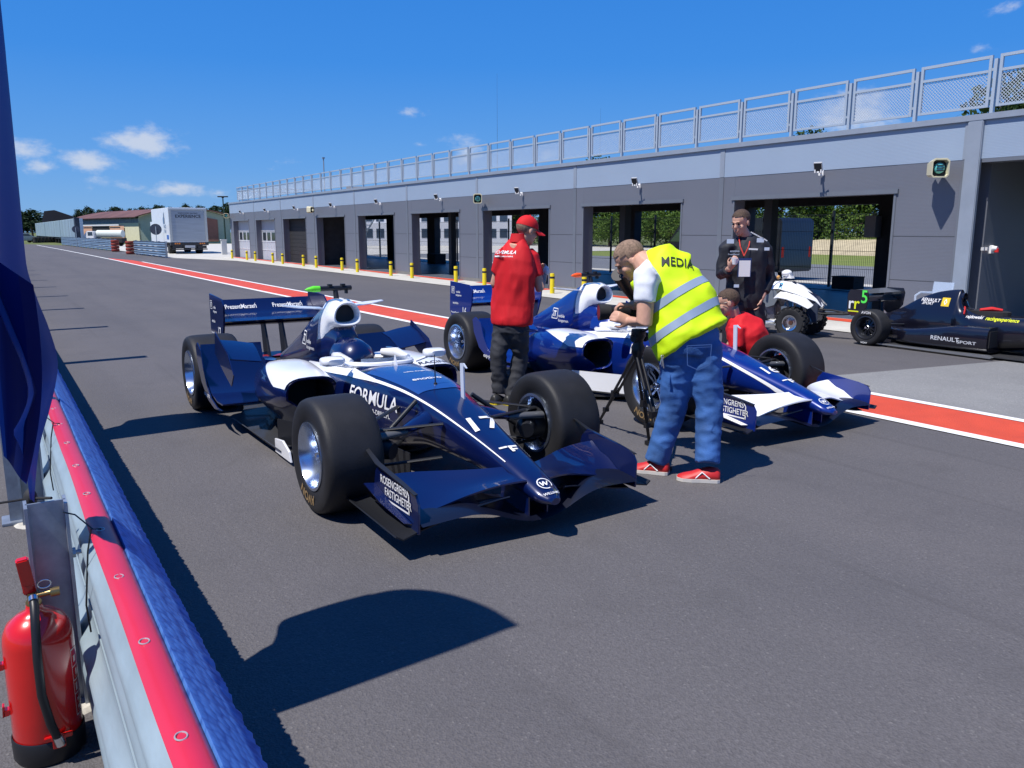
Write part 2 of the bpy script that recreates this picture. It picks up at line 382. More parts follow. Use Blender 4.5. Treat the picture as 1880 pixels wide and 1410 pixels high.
# back wall: narrow piers and a lintel
b = MB()
seamY = [53.7-.45]+[48.15-5.12*k for k in range(9)]
for y in seamY[1:]+[2.0]: b.bb(X1-.32, X1, y-.42, y+.42, 0, 3.0)
b.bb(X1-.318, X1-.01, -6, 53.4, 2.3, 2.998)
for a, c in ((7.2, 9.2), (-6, 4.0)): b.bb(X1-.30, X1-.03, a, c, 0, 2.3)
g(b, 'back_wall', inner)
b = MB(); b.bb(X0+.32, X1-.32, -6, 53.4, .002, .014)
for a, c in doors+[(2.5, 6.95)]: b.bb(X0+.06, X0+.32, a+.01, c-.01, .002, .013)
g(b, 'garage_floor', gfloor)
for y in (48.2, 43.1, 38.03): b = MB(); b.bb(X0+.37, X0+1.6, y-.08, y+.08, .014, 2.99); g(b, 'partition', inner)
for y in (6.98,):
    b = MB(); b.bb(X0+.32, X1-.33, y+.005, y+.24, .014, 2.99); g(b, 'side_wall', dark_panel)
# seams, one vertical cover strip per bay
for k in range(9):
    y = 48.18-5.12*k
    b = MB(); b.bb(X0-.012, X0, y-.06, y+.06, 0, 2.712); g(b, 'cover_strip', dtrim)
    b = MB(); b.bb(X0-.016, X0-.004, y-.06, y+.06, 2.722, 3.285); g(b, 'cover_strip', trim)
b = MB(); b.bb(X0-.06, X0+.02, 6.985, 7.225, 0, 3.29); g(b, 'corner_pilaster', trim, bevel=.012)
# horizontal panel joints
for a, c in segs:
    for z in (.78, 1.52): b = MB(); b.bb(X0-.003, X0, a+.02, c-.02, z-.005, z+.005); g(b, 'panel_joint', mat('joint', (.07, .075, .085), .6))
stain = mat('splash_stain', (.16, .155, .15), .8, col2=(.2, .19, .18), vscale=6)
for a, c in segs: b = MB(); b.bb(X0-.014, X0-.0035, a+.01, c-.01, 0, .12); g(b, 'plinth', stain)
for a, c in doors:
    b = MB(); b.bb(X0-.035, X0+.012, a-.07, c+.07, DT-.005, DT+.075)
    b.bb(X0-.014, X0+.03, a-.035, a+.012, 0, DT-.006); b.bb(X0-.013, X0+.03, c-.012, c+.035, 0, DT-.006)
    g(b, 'door_frame', dtrim, bevel=.004)
b = MB(); b.bb(X0-.004, X0+.30, 2.3, 6.975, 2.66, 2.714); b.bb(X0-.002, X0+.32, -6, 2.3, 0, 2.71); g(b, 'lintel', dtrim)
# two closed sectional doors with glazing and a folded dark one
for k in (0, 1):
    a, c = doors[k]; b = MB(); b.bb(X0+.30, X0+.36, a, c, .02, DT); s = g(b, 'sectional_door', mat('door_panel', (.42, .45, .5), .5, var=.05))
    b = MB()
    for j in range(4): b.bb(X0+.285, X0+.302, a+.12+j*.85, a+.80+j*.85, 1.1, 1.55)
    g(b, 'door_glazing', mat('dark_glass', (.02, .03, .035), .08, spec=.8), s)
    b = MB()
    for z in (.55, 1.02, 1.62): b.bb(X0+.28, X0+.30, a, c, z, z+.025)
    for j in range(4): b.bb(X0+.275, X0+.30, a+.09+j*.85, a+.12+j*.85, .05, 1.6)
    g(b, 'door_rails', white, s)
a, c = doors[2]; b = MB()
for j in range(11): b.bb(X0+.31+(j % 2)*.008, X0+.35, a, c, .02+j*.2, .215+j*.2)
g(b, 'sectional_door', blackm)
for k in range(3, 9):
    b = MB(); y = doors[k][0]-.75
    for x in (15.2,): b.bb(x, x+.22, y-.11, y+.11, .015, 3.0)
    b.bb(X0+.34, X1-.33, y-.09, y+.09, 2.7, 2.99)
    g(b, 'steel_frame', mat('steel_dark', (.06, .065, .075), .5, metal=.4))
b = MB(); b.bb(19.1, 19.36, 12.6, 12.9, 1.45, 2.0); g(b, 'wall_box', mat('pale_box', (.4, .4, .42), .5))
for y0, y1 in ((5.0, 7.1), ):
    pass
for k in range(3):
    b = MB(); b.bb(13.46+k*.11, 13.50+k*.11, 6.94, 6.985, 1.30, 1.35); g(b, 'socket', mat('socket_grey', (.6, .6, .62), .5)) if k < 2 else None
b = MB(); b.lathe([(.0,-.05),(.035,-.05),(.04,0),(.05,.02),(.05,.07),(0,.07)], (13.76,6.93,1.33), 'y', 14); b.bb(13.71, 13.81, 6.95, 6.985, 1.25, 1.37); g(b, 'socket', white)
b = MB(); b.lathe([(.0,0),(.034,0),(.03,.06),(0,.06)], (13.765,6.89,1.27), 'z', 12); g(b, 'socket', mat('red_plastic', (.6, .02, .015), .4), label='red round power socket')
# red paint on the thresholds
for k in range(9):
    a, c = doors[k]; struct(MB().add([(12.75,a-.3,.017),(13.2,a-.3,.017),(13.2,c+.1,.017),(12.95,c+.1,.017)], [(0,1,2,3)]).build('red_threshold', redp))

# roof railing
R = root('roof_railing', 'light grey steel railing with diamond mesh panels along the garage roof edge', 'railing', (13.2, 28, 3.39))
rb = MB(); P = 1.243; W_ = 1.13; T = .85
def fr(y0, y1, z0, z1): rb.bb(-.02, .02, y0, y1, z0, z1)
fr(0, .045, .09, T); fr(W_-.045, W_, .09, T); fr(.046, W_-.046, T-.045, T); fr(.046, W_-.046, .6, .64); fr(.046, W_-.046, .09, .125)
panel0 = rb.build('railing_panel', mat('railing_paint', (.46, .53, .60), .4, metal=.3), R)
mb = MB(); y0, y1, z0, z1 = .045, W_-.045, .125, .6; st = .052
n = int((y1-y0+z1-z0)/st)
for sgn in (1, -1):
    for i in range(1, n+1):
        c = i*st; pts = []
        a = (min(c, y1-y0), max(0, c-(y1-y0))); d = (max(0, c-(z1-z0)), min(c, z1-z0))
        if abs(a[0]-d[0]) < .02: continue
        p, q = [(y0+t[0] if sgn > 0 else y1-t[0], z0+t[1]) for t in (a, d)]
        L_ = math.hypot(q[0]-p[0], q[1]-p[1]); an = math.atan2(q[1]-p[1], q[0]-p[0])
        mb.box((.002*sgn, (p[0]+q[0])/2, (p[1]+q[1])/2), (.003, L_, .0085), RX(an))
mesh0 = mb.build('mesh_infill', mat('railing_mesh', (.55, .60, .66), .4, metal=.3), panel0)
pb = MB(); pb.bb(-.03, .03, -.085, -.035, -.0, T-.06); pb.bb(-.012, .012, -.036, .001, .2, .24); pb.bb(-.012, .012, -.036, .001, .62, .66)
post0 = pb.build('railing_post', MT['railing_paint'], R)
ys = [51.6-P*k-28 for k in range(0, 46)]
for i, y in enumerate(ys):
    if i == 0: p, q = panel0, post0; p.location.y = y-W_; q.location.y = y-W_
    else:
        p = panel0.copy(); COL.objects.link(p); p.location.y = y-W_; m_ = mesh0.copy(); COL.objects.link(m_); m_.parent = p
        q = post0.copy(); COL.objects.link(q); q.location.y = y-W_
b = MB()                                                                # the return run at the far end
for k in range(5): b.bb(.1+k*1.2, .14+k*1.2, 23.6, 23.64, 0, T)
for z in (T-.045, .6, .09): b.bb(.02, 5.0, 23.645, 23.68, z, z+.04)
b.build('end_rail', MT['railing_paint'], R)
b = MB()                                                                # back run of the roof
for k in range(38): b.bb(6.2, 6.24, -22+k*1.25, -21.96+k*1.25, 0, T)
for z in (T-.04, .45): b.bb(6.195, 6.245, -22, 24, z, z+.035)
struct_back = b.build('back_rail', MT['railing_paint'], R)
# floodlights over each door
fl = root('floodlight', 'x', 'floodlight')
b = MB(); b.box((0,0,0), (.05,.17,.2), RY(radians(-28))); b.build('lamp_housing', mat('lamp_shell', (.62,.63,.64), .4, metal=.3), fl, bevel=.008)
b = MB(); b.box((-.027,0,-.014), (.006,.14,.17), RY(radians(-28))); b.build('lamp_glass', mat('lamp_glass', (.03,.035,.04), .1, spec=.7), fl)
b = MB(); b.bb(-.0,.26,-.02,.02,-.12,-.09); b.bb(-.01,.03,-.07,-.05,-.12,0); b.bb(-.01,.03,.05,.07,-.12,0); b.bb(.235,.26,-.05,.05,-.16,-.05); b.build('bracket', white, fl)
ords = ['first','second','third','fourth','fifth','sixth','seventh','eighth','ninth']
bays = ['farthest closed garage door','second farthest closed garage door','dark shut garage door','garage door showing a steel stair','door just past the stair door','door showing the white office block','door behind the red cap man','door behind the cameraman','door behind the white quad bike']
bays_old = ['farthest closed garage door','second closed garage door from the far end','dark shut garage door','first open garage door, the one showing a steel stair','open garage door second along from the stair','garage door through which the white office block shows','garage door behind the man in the red cap','garage door behind the bending cameraman','garage door behind the white quad bike']
for k in range(9):
    y = 50.75-5.12*k; o = fl if k == 0 else copy_tree(fl); o.scale = (.88,.88,.88); o.location = (12.93, y-1.0+.96*.0, 2.76); o.location.y = [50.12,45.0,39.97,34.9,29.9,24.85,19.85,14.8,9.77][k]
    o['label'] = 'small floodlight on an arm above the '+bays[k]; o.rotation_euler = (0,0,radians(22)); o['group'] = 'floodlights along the garage fascia'
# siren boxes
hn = root('signal_lamp', 'x', 'signal lamp')
b = MB(); hx = [(-.10,-.13),(.10,-.13),(.135,-.09),(.135,.13),(.09,.17),(-.09,.17),(-.135,.13),(-.135,-.09)]
def ringx(s, x): return [(x, u*s, v_*s) for u, v_ in hx]
b.loft([ringx(.80,.22), ringx(.88,.12), ringx(1,-.06), ringx(.86,-.062), ringx(.7,.10)], cap=False); b.build('hood', mat('cream_plastic', (.62,.58,.40), .5, var=.06), hn)
b = MB(); b.add(ringx(.78,.02), [tuple(range(8))]); b.build('backplate', blackm, hn)
b = MB(); b.sphere((-.0,0,.02), (.05,.085,.085), 16, 10); b.build('lens', mat('teal_lens', (.12,.5,.48), .15, spec=.7), hn, smooth=True)
b = MB()
for z in (-.02,.02,.06): b.bb(-.056,-.04,-.055,.055,z-.006,z+.006)
b.build('lens_grille', blackm, hn); b = MB(); b.bb(.2,.33,-.03,.03,-.05,.05); b.build('mount', MT['cream_plastic'], hn)
hp = [((12.87,7.46,2.57),radians(50),'cream framed teal signal lamp on the wall to the right of the quad bike door'),((12.87,21.98,2.575),radians(55),'cream framed teal signal lamp on the wall above the red cap man'),((12.87,37.5,2.58),radians(-75),'cream signal lamp turned side-on on the wall left of the stair door'),((12.9,53.4,2.56),radians(60),'cream framed teal signal lamp on the far corner of the garage')]
for i, (l, r_, t) in enumerate(hp):
    o = hn if i == 0 else copy_tree(hn); o.location = l; o.rotation_euler = (0,0,r_); o['label'] = t; o['group'] = 'signal lamps on the garage wall'
# bollards
bo = root('bollard', 'x', 'bollard')
b = MB(); b.lathe([(0,0),(.062,0),(.062,.50),(.055,.52),(0,.525)], n=16); yel = mat('yellow_paint', (.78,.60,.01), .4, coat=.3, var=.05); b.build('post', yel, bo, smooth=True)
b = MB(); b.lathe([(.0635,.385),(.0635,.44)], n=16); b.build('black_band', blackm, bo, smooth=True)
by = [50.1,46.8,45.1,41.85,40.2,37.05,35.3,32.15,30.5,27.3,25.55,22.4,20.65,17.2,15.85]
nm = bays
for i, y in enumerate(by):
    o = bo if i == 0 else copy_tree(bo); o.location = (12.3, y, .012); k = i//2
    o['group'] = 'yellow bollards flanking the garage doors'
    o['label'] = 'yellow bollard, '+('left' if i % 2 == 0 else 'right')+' of the pair by the '+bays[min(k+0,8)]
by_lab = {0:'yellow bollard with a black band, nearest the far corner of the garage',13:'yellow bollard mostly hidden behind the man in the red cap',14:'nearest yellow bollard, beside the orange tip left of the cameraman'}
cnt = -1
for o in [o for o in COL.objects if o.name.split('.')[0] == 'bollard']:
    cnt += 1
    if cnt in by_lab: o['label'] = by_lab[cnt]
# masts
for (x,y,z1,r_,lab) in ((14.4,23.3,6.6,.012,'tall thin lightning rod on the garage roof above the signal lamp'),(15.8,19.7,5.2,.008,'short thin lightning rod on the garage roof above the cameraman door')):
    m_ = MB(); m_.tube([(0,0,0),(0,0,z1-3.27)],[r_,r_*.5],6); m_.lathe([(0,0),(.12,0),(.12,.05),(0,.05)],n=12); o = m_.build('lightning_rod', alu); o.location=(x,y,3.27); tag(o,lab,'rod')
m_ = MB(); m_.tube([(0,0,0),(0,0,2.75)],.035,8); m_.box((0,0,2.78),(.16,.1,.08)); m_.lathe([(0,0),(.15,0),(.15,.05),(0,.05)],n=12); o=m_.build('roof_mast', trim); o.location=(18.0,49.5,3.27); tag(o,'grey mast with a small head on the far part of the garage roof','mast')
# ------------------------------------------------------------------ racing cars
rub = mat('tyre_rubber', (.017, .017, .019), .58, var=.25, vscale=5, bump=.12, bscale=160, spec=.4)
rubs = mat('tyre_sidewall', (.016, .016, .018), .5, var=.15)
carb = mat('carbon_fibre', (.012, .013, .016), .45, coat=.12, bump=.1, bscale=300)
carbm = mat('carbon_floor', (.035, .036, .04), .5, coat=.15, var=.2)
rimm = mat('rim_metal', (.52, .60, .74), .22, metal=.95)
rimd = mat('rim_dark', (.06, .065, .08), .3, metal=.8)
tgold = mat('tyre_print', (.24, .16, .075), .7)
def car_paint(name, col):
    m = mat(name, col, .3, coat=1.0, spec=.6, cr=.03, metal=.15); return m
navy = car_paint('navy_paint', (.002, .0075, .062))
royal = car_paint('royal_blue_paint', (.003, .020, .19))
blackp = car_paint('black_paint', (.006, .006, .014))
wpaint = mat('car_white', (.80, .81, .83), .3, coat=.8, cr=.05)
BX = [-3.45,-3.1,-2.6,-2.1,-1.7,-1.3,-.95,-.7,-.35,0,.35,.65,.9,1.06,1.14]
BW = [.07,.12,.19,.26,.30,.33,.315,.285,.245,.19,.145,.113,.094,.078,.03]
BT = [.36,.42,.50,.56,.60,.645,.665,.665,.645,.585,.495,.41,.335,.275,.235]
BB = [.16,.13,.10,.07,.055,.05,.055,.10,.19,.25,.245,.225,.205,.185,.20]
BN = [2.4,2.5,2.6,2.8,3.0,3.2,3.4,3.6,3.7,3.6,3.3,3.0,2.7,2.4,2.0]
def bsec(x, th):
    w_, zt, zb, n = (interp(BX, A, x) for A in (BW, BT, BB, BN)); s_, c_ = sin(th), cos(th)
    y = w_*math.copysign(abs(s_)**(2/n), s_); zc, h = (zt+zb)/2, (zt-zb)/2
    y *= 1-.16*max(0, -c_)                                                # keel narrower below
    return Vector((x, y, zc+h*math.copysign(abs(c_)**(2/n), c_)))
def surf_strip(x0, x1, f0, f1, n, lift=.004, side=1, k=4):
    """band on the body surface between two y positions (functions of x) on the upper side"""
    G_ = []
    for i in range(n+1):
        x = x0+(x1-x0)*i/n; row = []
        for j in range(k+1):
            t = f0(x)+(f1(x)-f0(x))*j/k; p = bsec(x, t*side); c = Vector((x, 0, (interp(BX, BT, x)+interp(BX, BB, x))/2)); row.append(p+(p-c).normalized()*lift)
        G_.append(row)
    return G_
def wheel(parent, x, y, r, wid, side, rim_r, front, gold=True, txt=True):
    w_ = root('wheel', '', '', (x, y, r)); del w_['label']; del w_['category']; w_.parent = parent
    h = wid/2; o = side
    b = MB(); pr = [(rim_r,-h*.86),(rim_r+.012,-h*.94),(r*.82,-h*1.0),(r*.92,-h*.975),(r*.965,-h*.91),(r*.988,-h*.78),(r*.997,-h*.55),(r,-h*.25),(r,h*.25),(r*.997,h*.55),(r*.988,h*.78),(r*.965,h*.91),(r*.92,h*.975),(r*.82,h*1.0),(rim_r+.012,h*.94),(rim_r,h*.86)]
    b.lathe(pr, ax='y', n=56); b.lathe([(rim_r, h*.86), (rim_r, -h*.86)], ax='y', n=56); b.build('tyre', rub, w_, smooth=50)
    b = MB(); b.lathe([(rim_r+.006,o*h*.90),(rim_r+.004,o*h*.97),(rim_r-.012,o*h*.985),(rim_r-.02,o*h*.90),(rim_r-.045,o*h*.5),(rim_r-.05,-o*h*.2),(rim_r-.03,-o*h*.8),(rim_r-.012,-o*h*.985),(rim_r+.004,-o*h*.97),(rim_r+.006,-o*h*.9)], ax='y', n=48)
    b.build('rim', rimm if front != 'dark' else rimd, w_, smooth=True)
    b = MB(); sp = 5 if front != 'dark' else 10; d0 = o*h*.15
    for k in range(sp):
        a = 2*pi*k/sp+.3; R_ = RY(a)
        for q in (-1, 1):
            b.loft([[R_ @ Vector((px+q*.02*(1 if rr > .06 else .6), d0+dy+o*(.02 if rr < .08 else 0), rr)) for px, dy in ((-.009,-.012),(.009,-.012),(.006,.014),(-.006,.014))] for rr in (.03,.09,rim_r-.042)])
    b.lathe([(.0,d0+o*.06),(.022,d0+o*.06),(.026,d0+o*.03),(.055,d0+o*.02),(.062,d0-o*.02),(0,d0-o*.03)], ax='y', n=20)
    b.build('spokes', rimm if front != 'dark' else rimd, w_, smooth=30)
    b = MB(); b.lathe([(0,d0-o*.05),(rim_r-.06,d0-o*.05),(rim_r-.06,d0-o*.09),(0,d0-o*.09)], ax='y', n=28); b.build('brake_drum', blackm, w_)
    b = MB(); b.lathe([(.0,d0+o*.10),(.016,d0+o*.10),(.022,d0+o*.06),(.03,d0+o*.055)], ax='y', n=6); b.build('wheel_nut', alu, w_)
    if gold:
        rr = (rim_r+r*.9)/2; yy = o*(h*.992+.0035)
        for s0 in (4.55,):
            vs, fs = text_geo('AVON', .03); V = []
            for px, py, _ in vs:
                a = s0-o*px*.075/rr*1.05*(-1); q = rr+py*.075; V.append((q*cos(a), yy+0*q, q*sin(a)))
            mb = MB(); V = [(v[0] , yy, v[2]) for v in V]; mb.add(V, fs); mb.build('tyre_lettering', tgold, w_)
    # valve dots etc. on tread: small balance weights
    return w_
def arm(b, p, q, r=.016, fl=.45, n=8): b.tube([p, q], r, n, flat=((q[1]-p[1] and 0 or 0, 0, 1), fl))
def mirrored(fn):
    for s in (-1, 1): fn(s)
def racing_car(name, label, loc, num, paint, wingm, flapm, bargem, camcol):
    C = root(name, label, 'racing car', loc, -pi/2); C['group'] = 'blue and white single seater racing cars'
    # ---- monocoque and nose
    b = MB(); N = 48; xs = np.concatenate([np.linspace(-3.45, 1.0, 90), np.linspace(1.02, 1.138, 7)])
    rings = [[bsec(x, 2*pi*k/N) for k in range(N)] for x in xs]
    open_c = lambda c: -1.62 < c.x < -.93 and abs(c.y) < .235*math.sqrt(max(0, 1-((c.x+1.3)/.42)**4)) and c.z > .45
    vs = [p for r in rings for p in r]; fs = []
    for i in range(len(rings)-1):
        for j in range(N):
            q = (i*N+j, i*N+(j+1) % N, (i+1)*N+(j+1) % N, (i+1)*N+j); c = sum((vs[t] for t in q), Vector())/4
            if not open_c(c): fs.append(q)
    fs.append(tuple(range(N))); fs.append(tuple((len(rings)-1)*N+j for j in range(N)))
    b.add(vs, fs); body = b.build('bodywork', paint, C, smooth=60)
    T = bvh([body])
    # white cockpit surround and upper white panel
    b = MB()
    for s in (-1, 1):
        b.sheet(surf_strip(-2.2, -.60, lambda x: .55+.26*max(0, (x+1.05)/.45), lambda x: .93-.1*max(0, (-x-1.4)), 24, .005, s), .0)
    b.build('cockpit_surround', wpaint, C, smooth=True)
    rim_ = []
    for k in range(40):
        a = 2*pi*k/40; x = -1.275+.40*math.copysign(abs(cos(a))**.6, cos(a)); y = .24*math.copysign(abs(sin(a))**.75, sin(a)); rim_.append((x, y, interp(BX, BT, x)+.002-.16*y*y))
    b = MB(); b.tube(rim_+[rim_[0]], .022, 8, cap=False); b.build('cockpit_rim', wpaint, C, smooth=True)
    b = MB(); b.loft([[(x*.98-.02, y*.94, z-.01) for x, y, z in rim_], [(x*.96-.05, y*.8, .25) for x, y, z in rim_], [(x*.96-.05, y*.8, .2) for x, y, z in rim_]]); b.build('cockpit_tub', blackm, C, smooth=50)
    b = MB(); b.tube([(-1.02,-.11,.60),(-1.0,-.1,.67),(-1.0,0,.69),(-1.0,.1,.67),(-1.02,.11,.60)], .014, 8); b.bb(-1.03,-1.0,-.07,.07,.56,.62); b.build('steering_wheel', black, C, smooth=50)
    b = MB(); b.loft([[(x, sx*sin(a), .60+h_*max(0, cos(a))) for a in np.linspace(-pi/2, pi/2, 12)] for x, sx, h_ in ((-1.42,.05,.05),(-1.44,.10,.10),(-1.50,.145,.155),(-1.60,.155,.175),(-1.75,.15,.17))]); b.build('headrest', paint, C, smooth=60)
    for s in (-1, 1): b = MB(); b.tube([(-1.5, s*.20, .66), (-1.3, s*.235, .675), (-1.08, s*.225, .665)], [.03,.045,.03], 10, flat=((0,1,0), .7)); b.build('head_padding', wpaint, C, smooth=True)
    b = MB(); b.sheet([[(-.93+.07*cos(a)*0-.05*abs(sin(a)), .2*sin(a), .655+hh) for a in np.linspace(-1.3, 1.3, 9)] for hh in (0, .05)], .004); b.build('windscreen', mat('clear_plastic', (.6,.7,.8), .05, alpha=.35), C, smooth=True)
    # ---- airbox and engine cover
    EX = [-1.72,-1.80,-1.95,-2.2,-2.5,-2.8,-3.1,-3.4]; EW = [.115,.125,.13,.13,.12,.10,.08,.05]; ET = [1.045,1.06,1.055,.97,.83,.69,.56,.45]; EB = [.86,.84,.66,.50,.45,.42,.38,.34]
    def esec(x, th, gr=0):
        w_, zt, zb = interp(EX[::-1], EW[::-1], x), interp(EX[::-1], ET[::-1], x), interp(EX[::-1], EB[::-1], x); s_, c_ = sin(th), cos(th); u = (1-c_)/2
        ww = w_*(.72+.62*u*(1-.25*u)) if x < -1.9 else w_*(.8+.36*u)
        return Vector((x, (ww+gr)*math.copysign(abs(s_)**.8, s_), (zt+zb)/2+((zt-zb)/2+gr)*math.copysign(abs(c_)**.85, c_)))
    b = MB(); xs = np.linspace(-1.90, -3.4, 34); b.loft([[esec(x, 2*pi*k/32) for k in range(32)] for x in xs]); ec = b.build('engine_cover', paint, C, smooth=60)
    b = MB(); xs = np.linspace(-1.72, -2.02, 9); R_ = [[esec(x, 2*pi*k/32, .004+.004*(i > 0)) for k in range(32)] for i, x in enumerate(xs)]
    inn = lambda s, x: [Vector((x, p.y*s*(1+.35*(.95-p.z)), (p.z-.95)*s+.953)) for p in R_[0]]
    b.loft([inn(.70, -1.82), inn(.74, -1.74), inn(.82, -1.705), inn(.93, -1.70)]+R_, cap=False); b.build('airbox', wpaint, C, smooth=60)
    b = MB(); b.loft([inn(.72, -1.78), inn(.6, -1.9)]); b.build('air_intake', blackm, C)
    b = MB(); b.loft([[(x, w_*math.copysign(abs(sin(a))**.8, sin(a)), z+h_*cos(a)) for a in np.linspace(0, 2*pi, 20, False)] for x, w_, z, h_ in ((-1.72,.105,.70,.12),(-1.77,.10,.72,.16),(-1.90,.13,.72,.2),(-2.05,.15,.65,.2))]); b.build('roll_hoop', paint, C, smooth=60)
    b = MB()
    for s in (-1, 1): b.sheet([[esec(x, s*(t0+dt), .012) for dt in (0, .12, .24)] for t0, x in zip(np.linspace(.1, .42, 8), np.linspace(-1.74, -1.98, 8))])
    b.build('stripe', mat('steel_blue_stripe', (.10,.22,.42), .3, coat=.6), C, smooth=True)
    # camera pod and horn winglets
    b = MB(); b.tube([(-1.93,0,1.05),(-1.95,0,1.13)], [.025,.02], 8); b.tube([(-1.95,-.135,1.145),(-1.95,.135,1.145)], .021, 10); b.bb(-1.97,-1.93,-.06,-.03,1.16,1.18); b.bb(-1.97,-1.93,.05,.08,1.16,1.18); b.bb(-1.97,-1.93,.085,.1,1.10,1.13)
    cp = b.build('camera_pod', black, C, smooth=50)
    b = MB(); b.tube([(-1.95,-.132,1.145),(-1.95,-.18,1.145),(-1.95,-.23,1.142),(-1.95,-.255,1.14)], [.024,.026,.015,.003], 10); b.build('pod_tip', camcol, cp, smooth=True)
    for s in (-1, 1):
        b = MB(); b.sheet([[(-1.95, s*.10, .985), (-1.95, s*.30, 1.0), (-1.97, s*.43, 1.02)], [(-2.06, s*.10, .99), (-2.06, s*.30, 1.01), (-2.02, s*.43, 1.022)]], .007); b.build('horn_winglet', wpaint, C)
    # ---- sidepods
    pods = []
    for s in (-1, 1):
        PX = [-1.18,-1.4,-1.75,-2.1,-2.5,-2.9,-3.2]; YO = [.70,.725,.72,.66,.50,.36,.26]; YI = [.30,.27,.22,.18,.12,.08,.05]; ZT = [.575,.60,.605,.57,.47,.38,.32]; ZB = [.27,.15,.075,.06,.06,.06,.07]
        def psec(x, th, k=0):
            yo, yi, zt, zb = (interp(PX[::-1], A[::-1], x) for A in (YO, YI, ZT, ZB)); s_, c_ = sin(th), cos(th)
            y = (yo+yi)/2+(yo-yi)/2*math.copysign(abs(s_)**.62, s_); z = (zt+zb)/2+(zt-zb)/2*math.copysign(abs(c_)**.6, c_)
            y -= .22*max(0, (zt+zb)/2-z)/(zt-zb)*2*max(0, s_)*(1 if x > -2.3 else .5)       # undercut
            return Vector((x, s*y, z))
        b = MB(); xs = np.linspace(-1.18, -3.2, 38); R_ = [[psec(x, 2*pi*j/36) for j in range(36)] for x in xs]
        c0 = sum(R_[0], Vector())/36; i1 = [c0+(p-c0)*.86+Vector((-.0,0,0)) for p in R_[0]]; i0 = [c0+(p-c0)*.95+Vector((.018,0,0)) for p in R_[0]]
        b.loft([i1, i0]+R_, cap=False); b.add([R_[-1][k] for k in range(36)], [tuple(range(36))]); pod = b.build('sidepod', paint, C, smooth=60); pods.append(pod)
        b = MB(); b.loft([i1, [c0+(p-c0)*.75+Vector((-.35,0,0)) for p in R_[0]]], cap=False); b.add([c0+(p-c0)*.75+Vector((-.35,0,0)) for p in R_[0]], [tuple(range(36))]); b.build('air_intake', blackm, pod, smooth=60)
        b = MB(); G_ = []
        for x in np.linspace(-1.165, -1.98, 14):
            row = []
            hi = 1.22-.95*max(0, (-x-1.35)/.65)
            for t in np.linspace(-1.45, max(hi, -.6), 12):
                p = psec(min(x, -1.18), t); c = Vector((p.x, s*.45, .4)); row.append(p+(p-c).normalized()*.005+Vector((x-p.x, 0, 0)))
            G_.append(row)
        b.sheet(G_, .003); b.build('white_panel', wpaint, pod, smooth=True)
        # mirrors
        b = MB(); b.loft([[(-.92+x_, s*(.40+.088*q*math.copysign(abs(cos(a))**.5, cos(a))), .705+.034*q*math.copysign(abs(sin(a))**.5, sin(a))) for a in np.linspace(0, 2*pi, 20, False)] for x_, q in ((0,.6),(-.03,.9),(-.09,1),(-.1,.9))]); b.tube([(-.98,s*.36,.69),(-1.02,s*.26,.65)], .012, 6); b.build('mirror', wpaint, C, smooth=50)
        # chimney, mid wing and rear winglet with its fence
        b = MB(); b.loft([[(x_, s*y_, z_) for x_, y_ in ((-1.98,.50),(-1.93,.54),(-2.0,.585),(-2.16,.56),(-2.18,.53),(-2.1,.50))] for z_ in (.50,.60)]); b.build('chimney', paint, C, smooth=30)
        b = MB(); b.sheet([[(-2.05, s*.60, .58), (-2.05, s*.73, .60), (-2.05, s*.86, .62)], [(-2.22, s*.59, .66), (-2.22, s*.73, .685), (-2.2, s*.86, .70)], [(-2.36, s*.58, .69), (-2.36, s*.73, .72), (-2.34, s*.86, .74)]], .01)
        b.sheet([[(-1.86, s*.865, .52), (-2.0, s*.868, .67), (-2.36, s*.872, .80)], [(-1.95, s*.865, .42), (-2.15, s*.868, .50), (-2.40, s*.872, .62)]], .008); b.build('mid_winglet', paint, C, smooth=50)
        prof = [(-2.12,.24),(-2.3,.235),(-2.5,.275),(-2.64,.37),(-2.73,.50),(-2.78,.64)]
        b = MB(); b.sheet([[(x_+.05*t, s*(.40+.52*t), z_+.02*t) for t in np.linspace(0, 1, 7)] for x_, z_ in prof], .012)
        rw = b.build('rear_winglet', paint, C, smooth=60)
        b = MB(); b.prism([(x_+.10, z_-.02) for x_, z_ in prof]+[(-2.80,.67),(-2.86,.64),(-2.83,.5),(-2.72,.34),(-2.5,.22),(-2.3,.185),(-2.1,.20)], 'y', s*.925, s*.935); b.build('winglet_fence', paint, rw, bevel=.002)
        # barge boards and turning vanes
        b = MB(); b.sheet([[(-.55-.75*t, s*(.30+.42*t**.8), z0+(.0)) for t in np.linspace(0, 1, 9)] for z0 in (.09,.17,.27)], .01); b.build('barge_board', bargem, C, smooth=60)
        b = MB(); b.sheet([[(.02-.5*t, s*(.30+.04*t), z0) for t in np.linspace(0, 1, 5)] for z0 in (.08,.26)], .008); b.build('turning_vane', carb, C, smooth=60)
        b = MB(); b.prism([(-.95,.03),(-1.3,.03),(-1.3,.13),(-1.12,.15),(-.98,.1)], 'y', s*.73, s*.745); b.build('floor_corner', wpaint, C, bevel=.002)
    # ---- floor
    fp = [(-.75,.18),(-.95,.50),(-1.15,.72),(-1.5,.735),(-2.4,.74),(-2.85,.56),(-3.3,.5),(-3.55,.42)]
    b = MB(); b.prism(fp+[(x, -y) for x, y in fp[::-1]], 'z', .035, .05); b.prism([(-3.55,-.42),(-3.55,.42),(-3.3,.46),(-3.3,-.46)], 'z', .05, .14)
    for s in (-1, 1): b.sheet([[(-1.15,s*.735,.045),(-1.7,s*.745,.05),(-2.4,s*.75,.05)],[(-1.15,s*.76,.075),(-1.7,s*.78,.085),(-2.38,s*.78,.07)]], .006)
    b.build('floor', carbm, C)
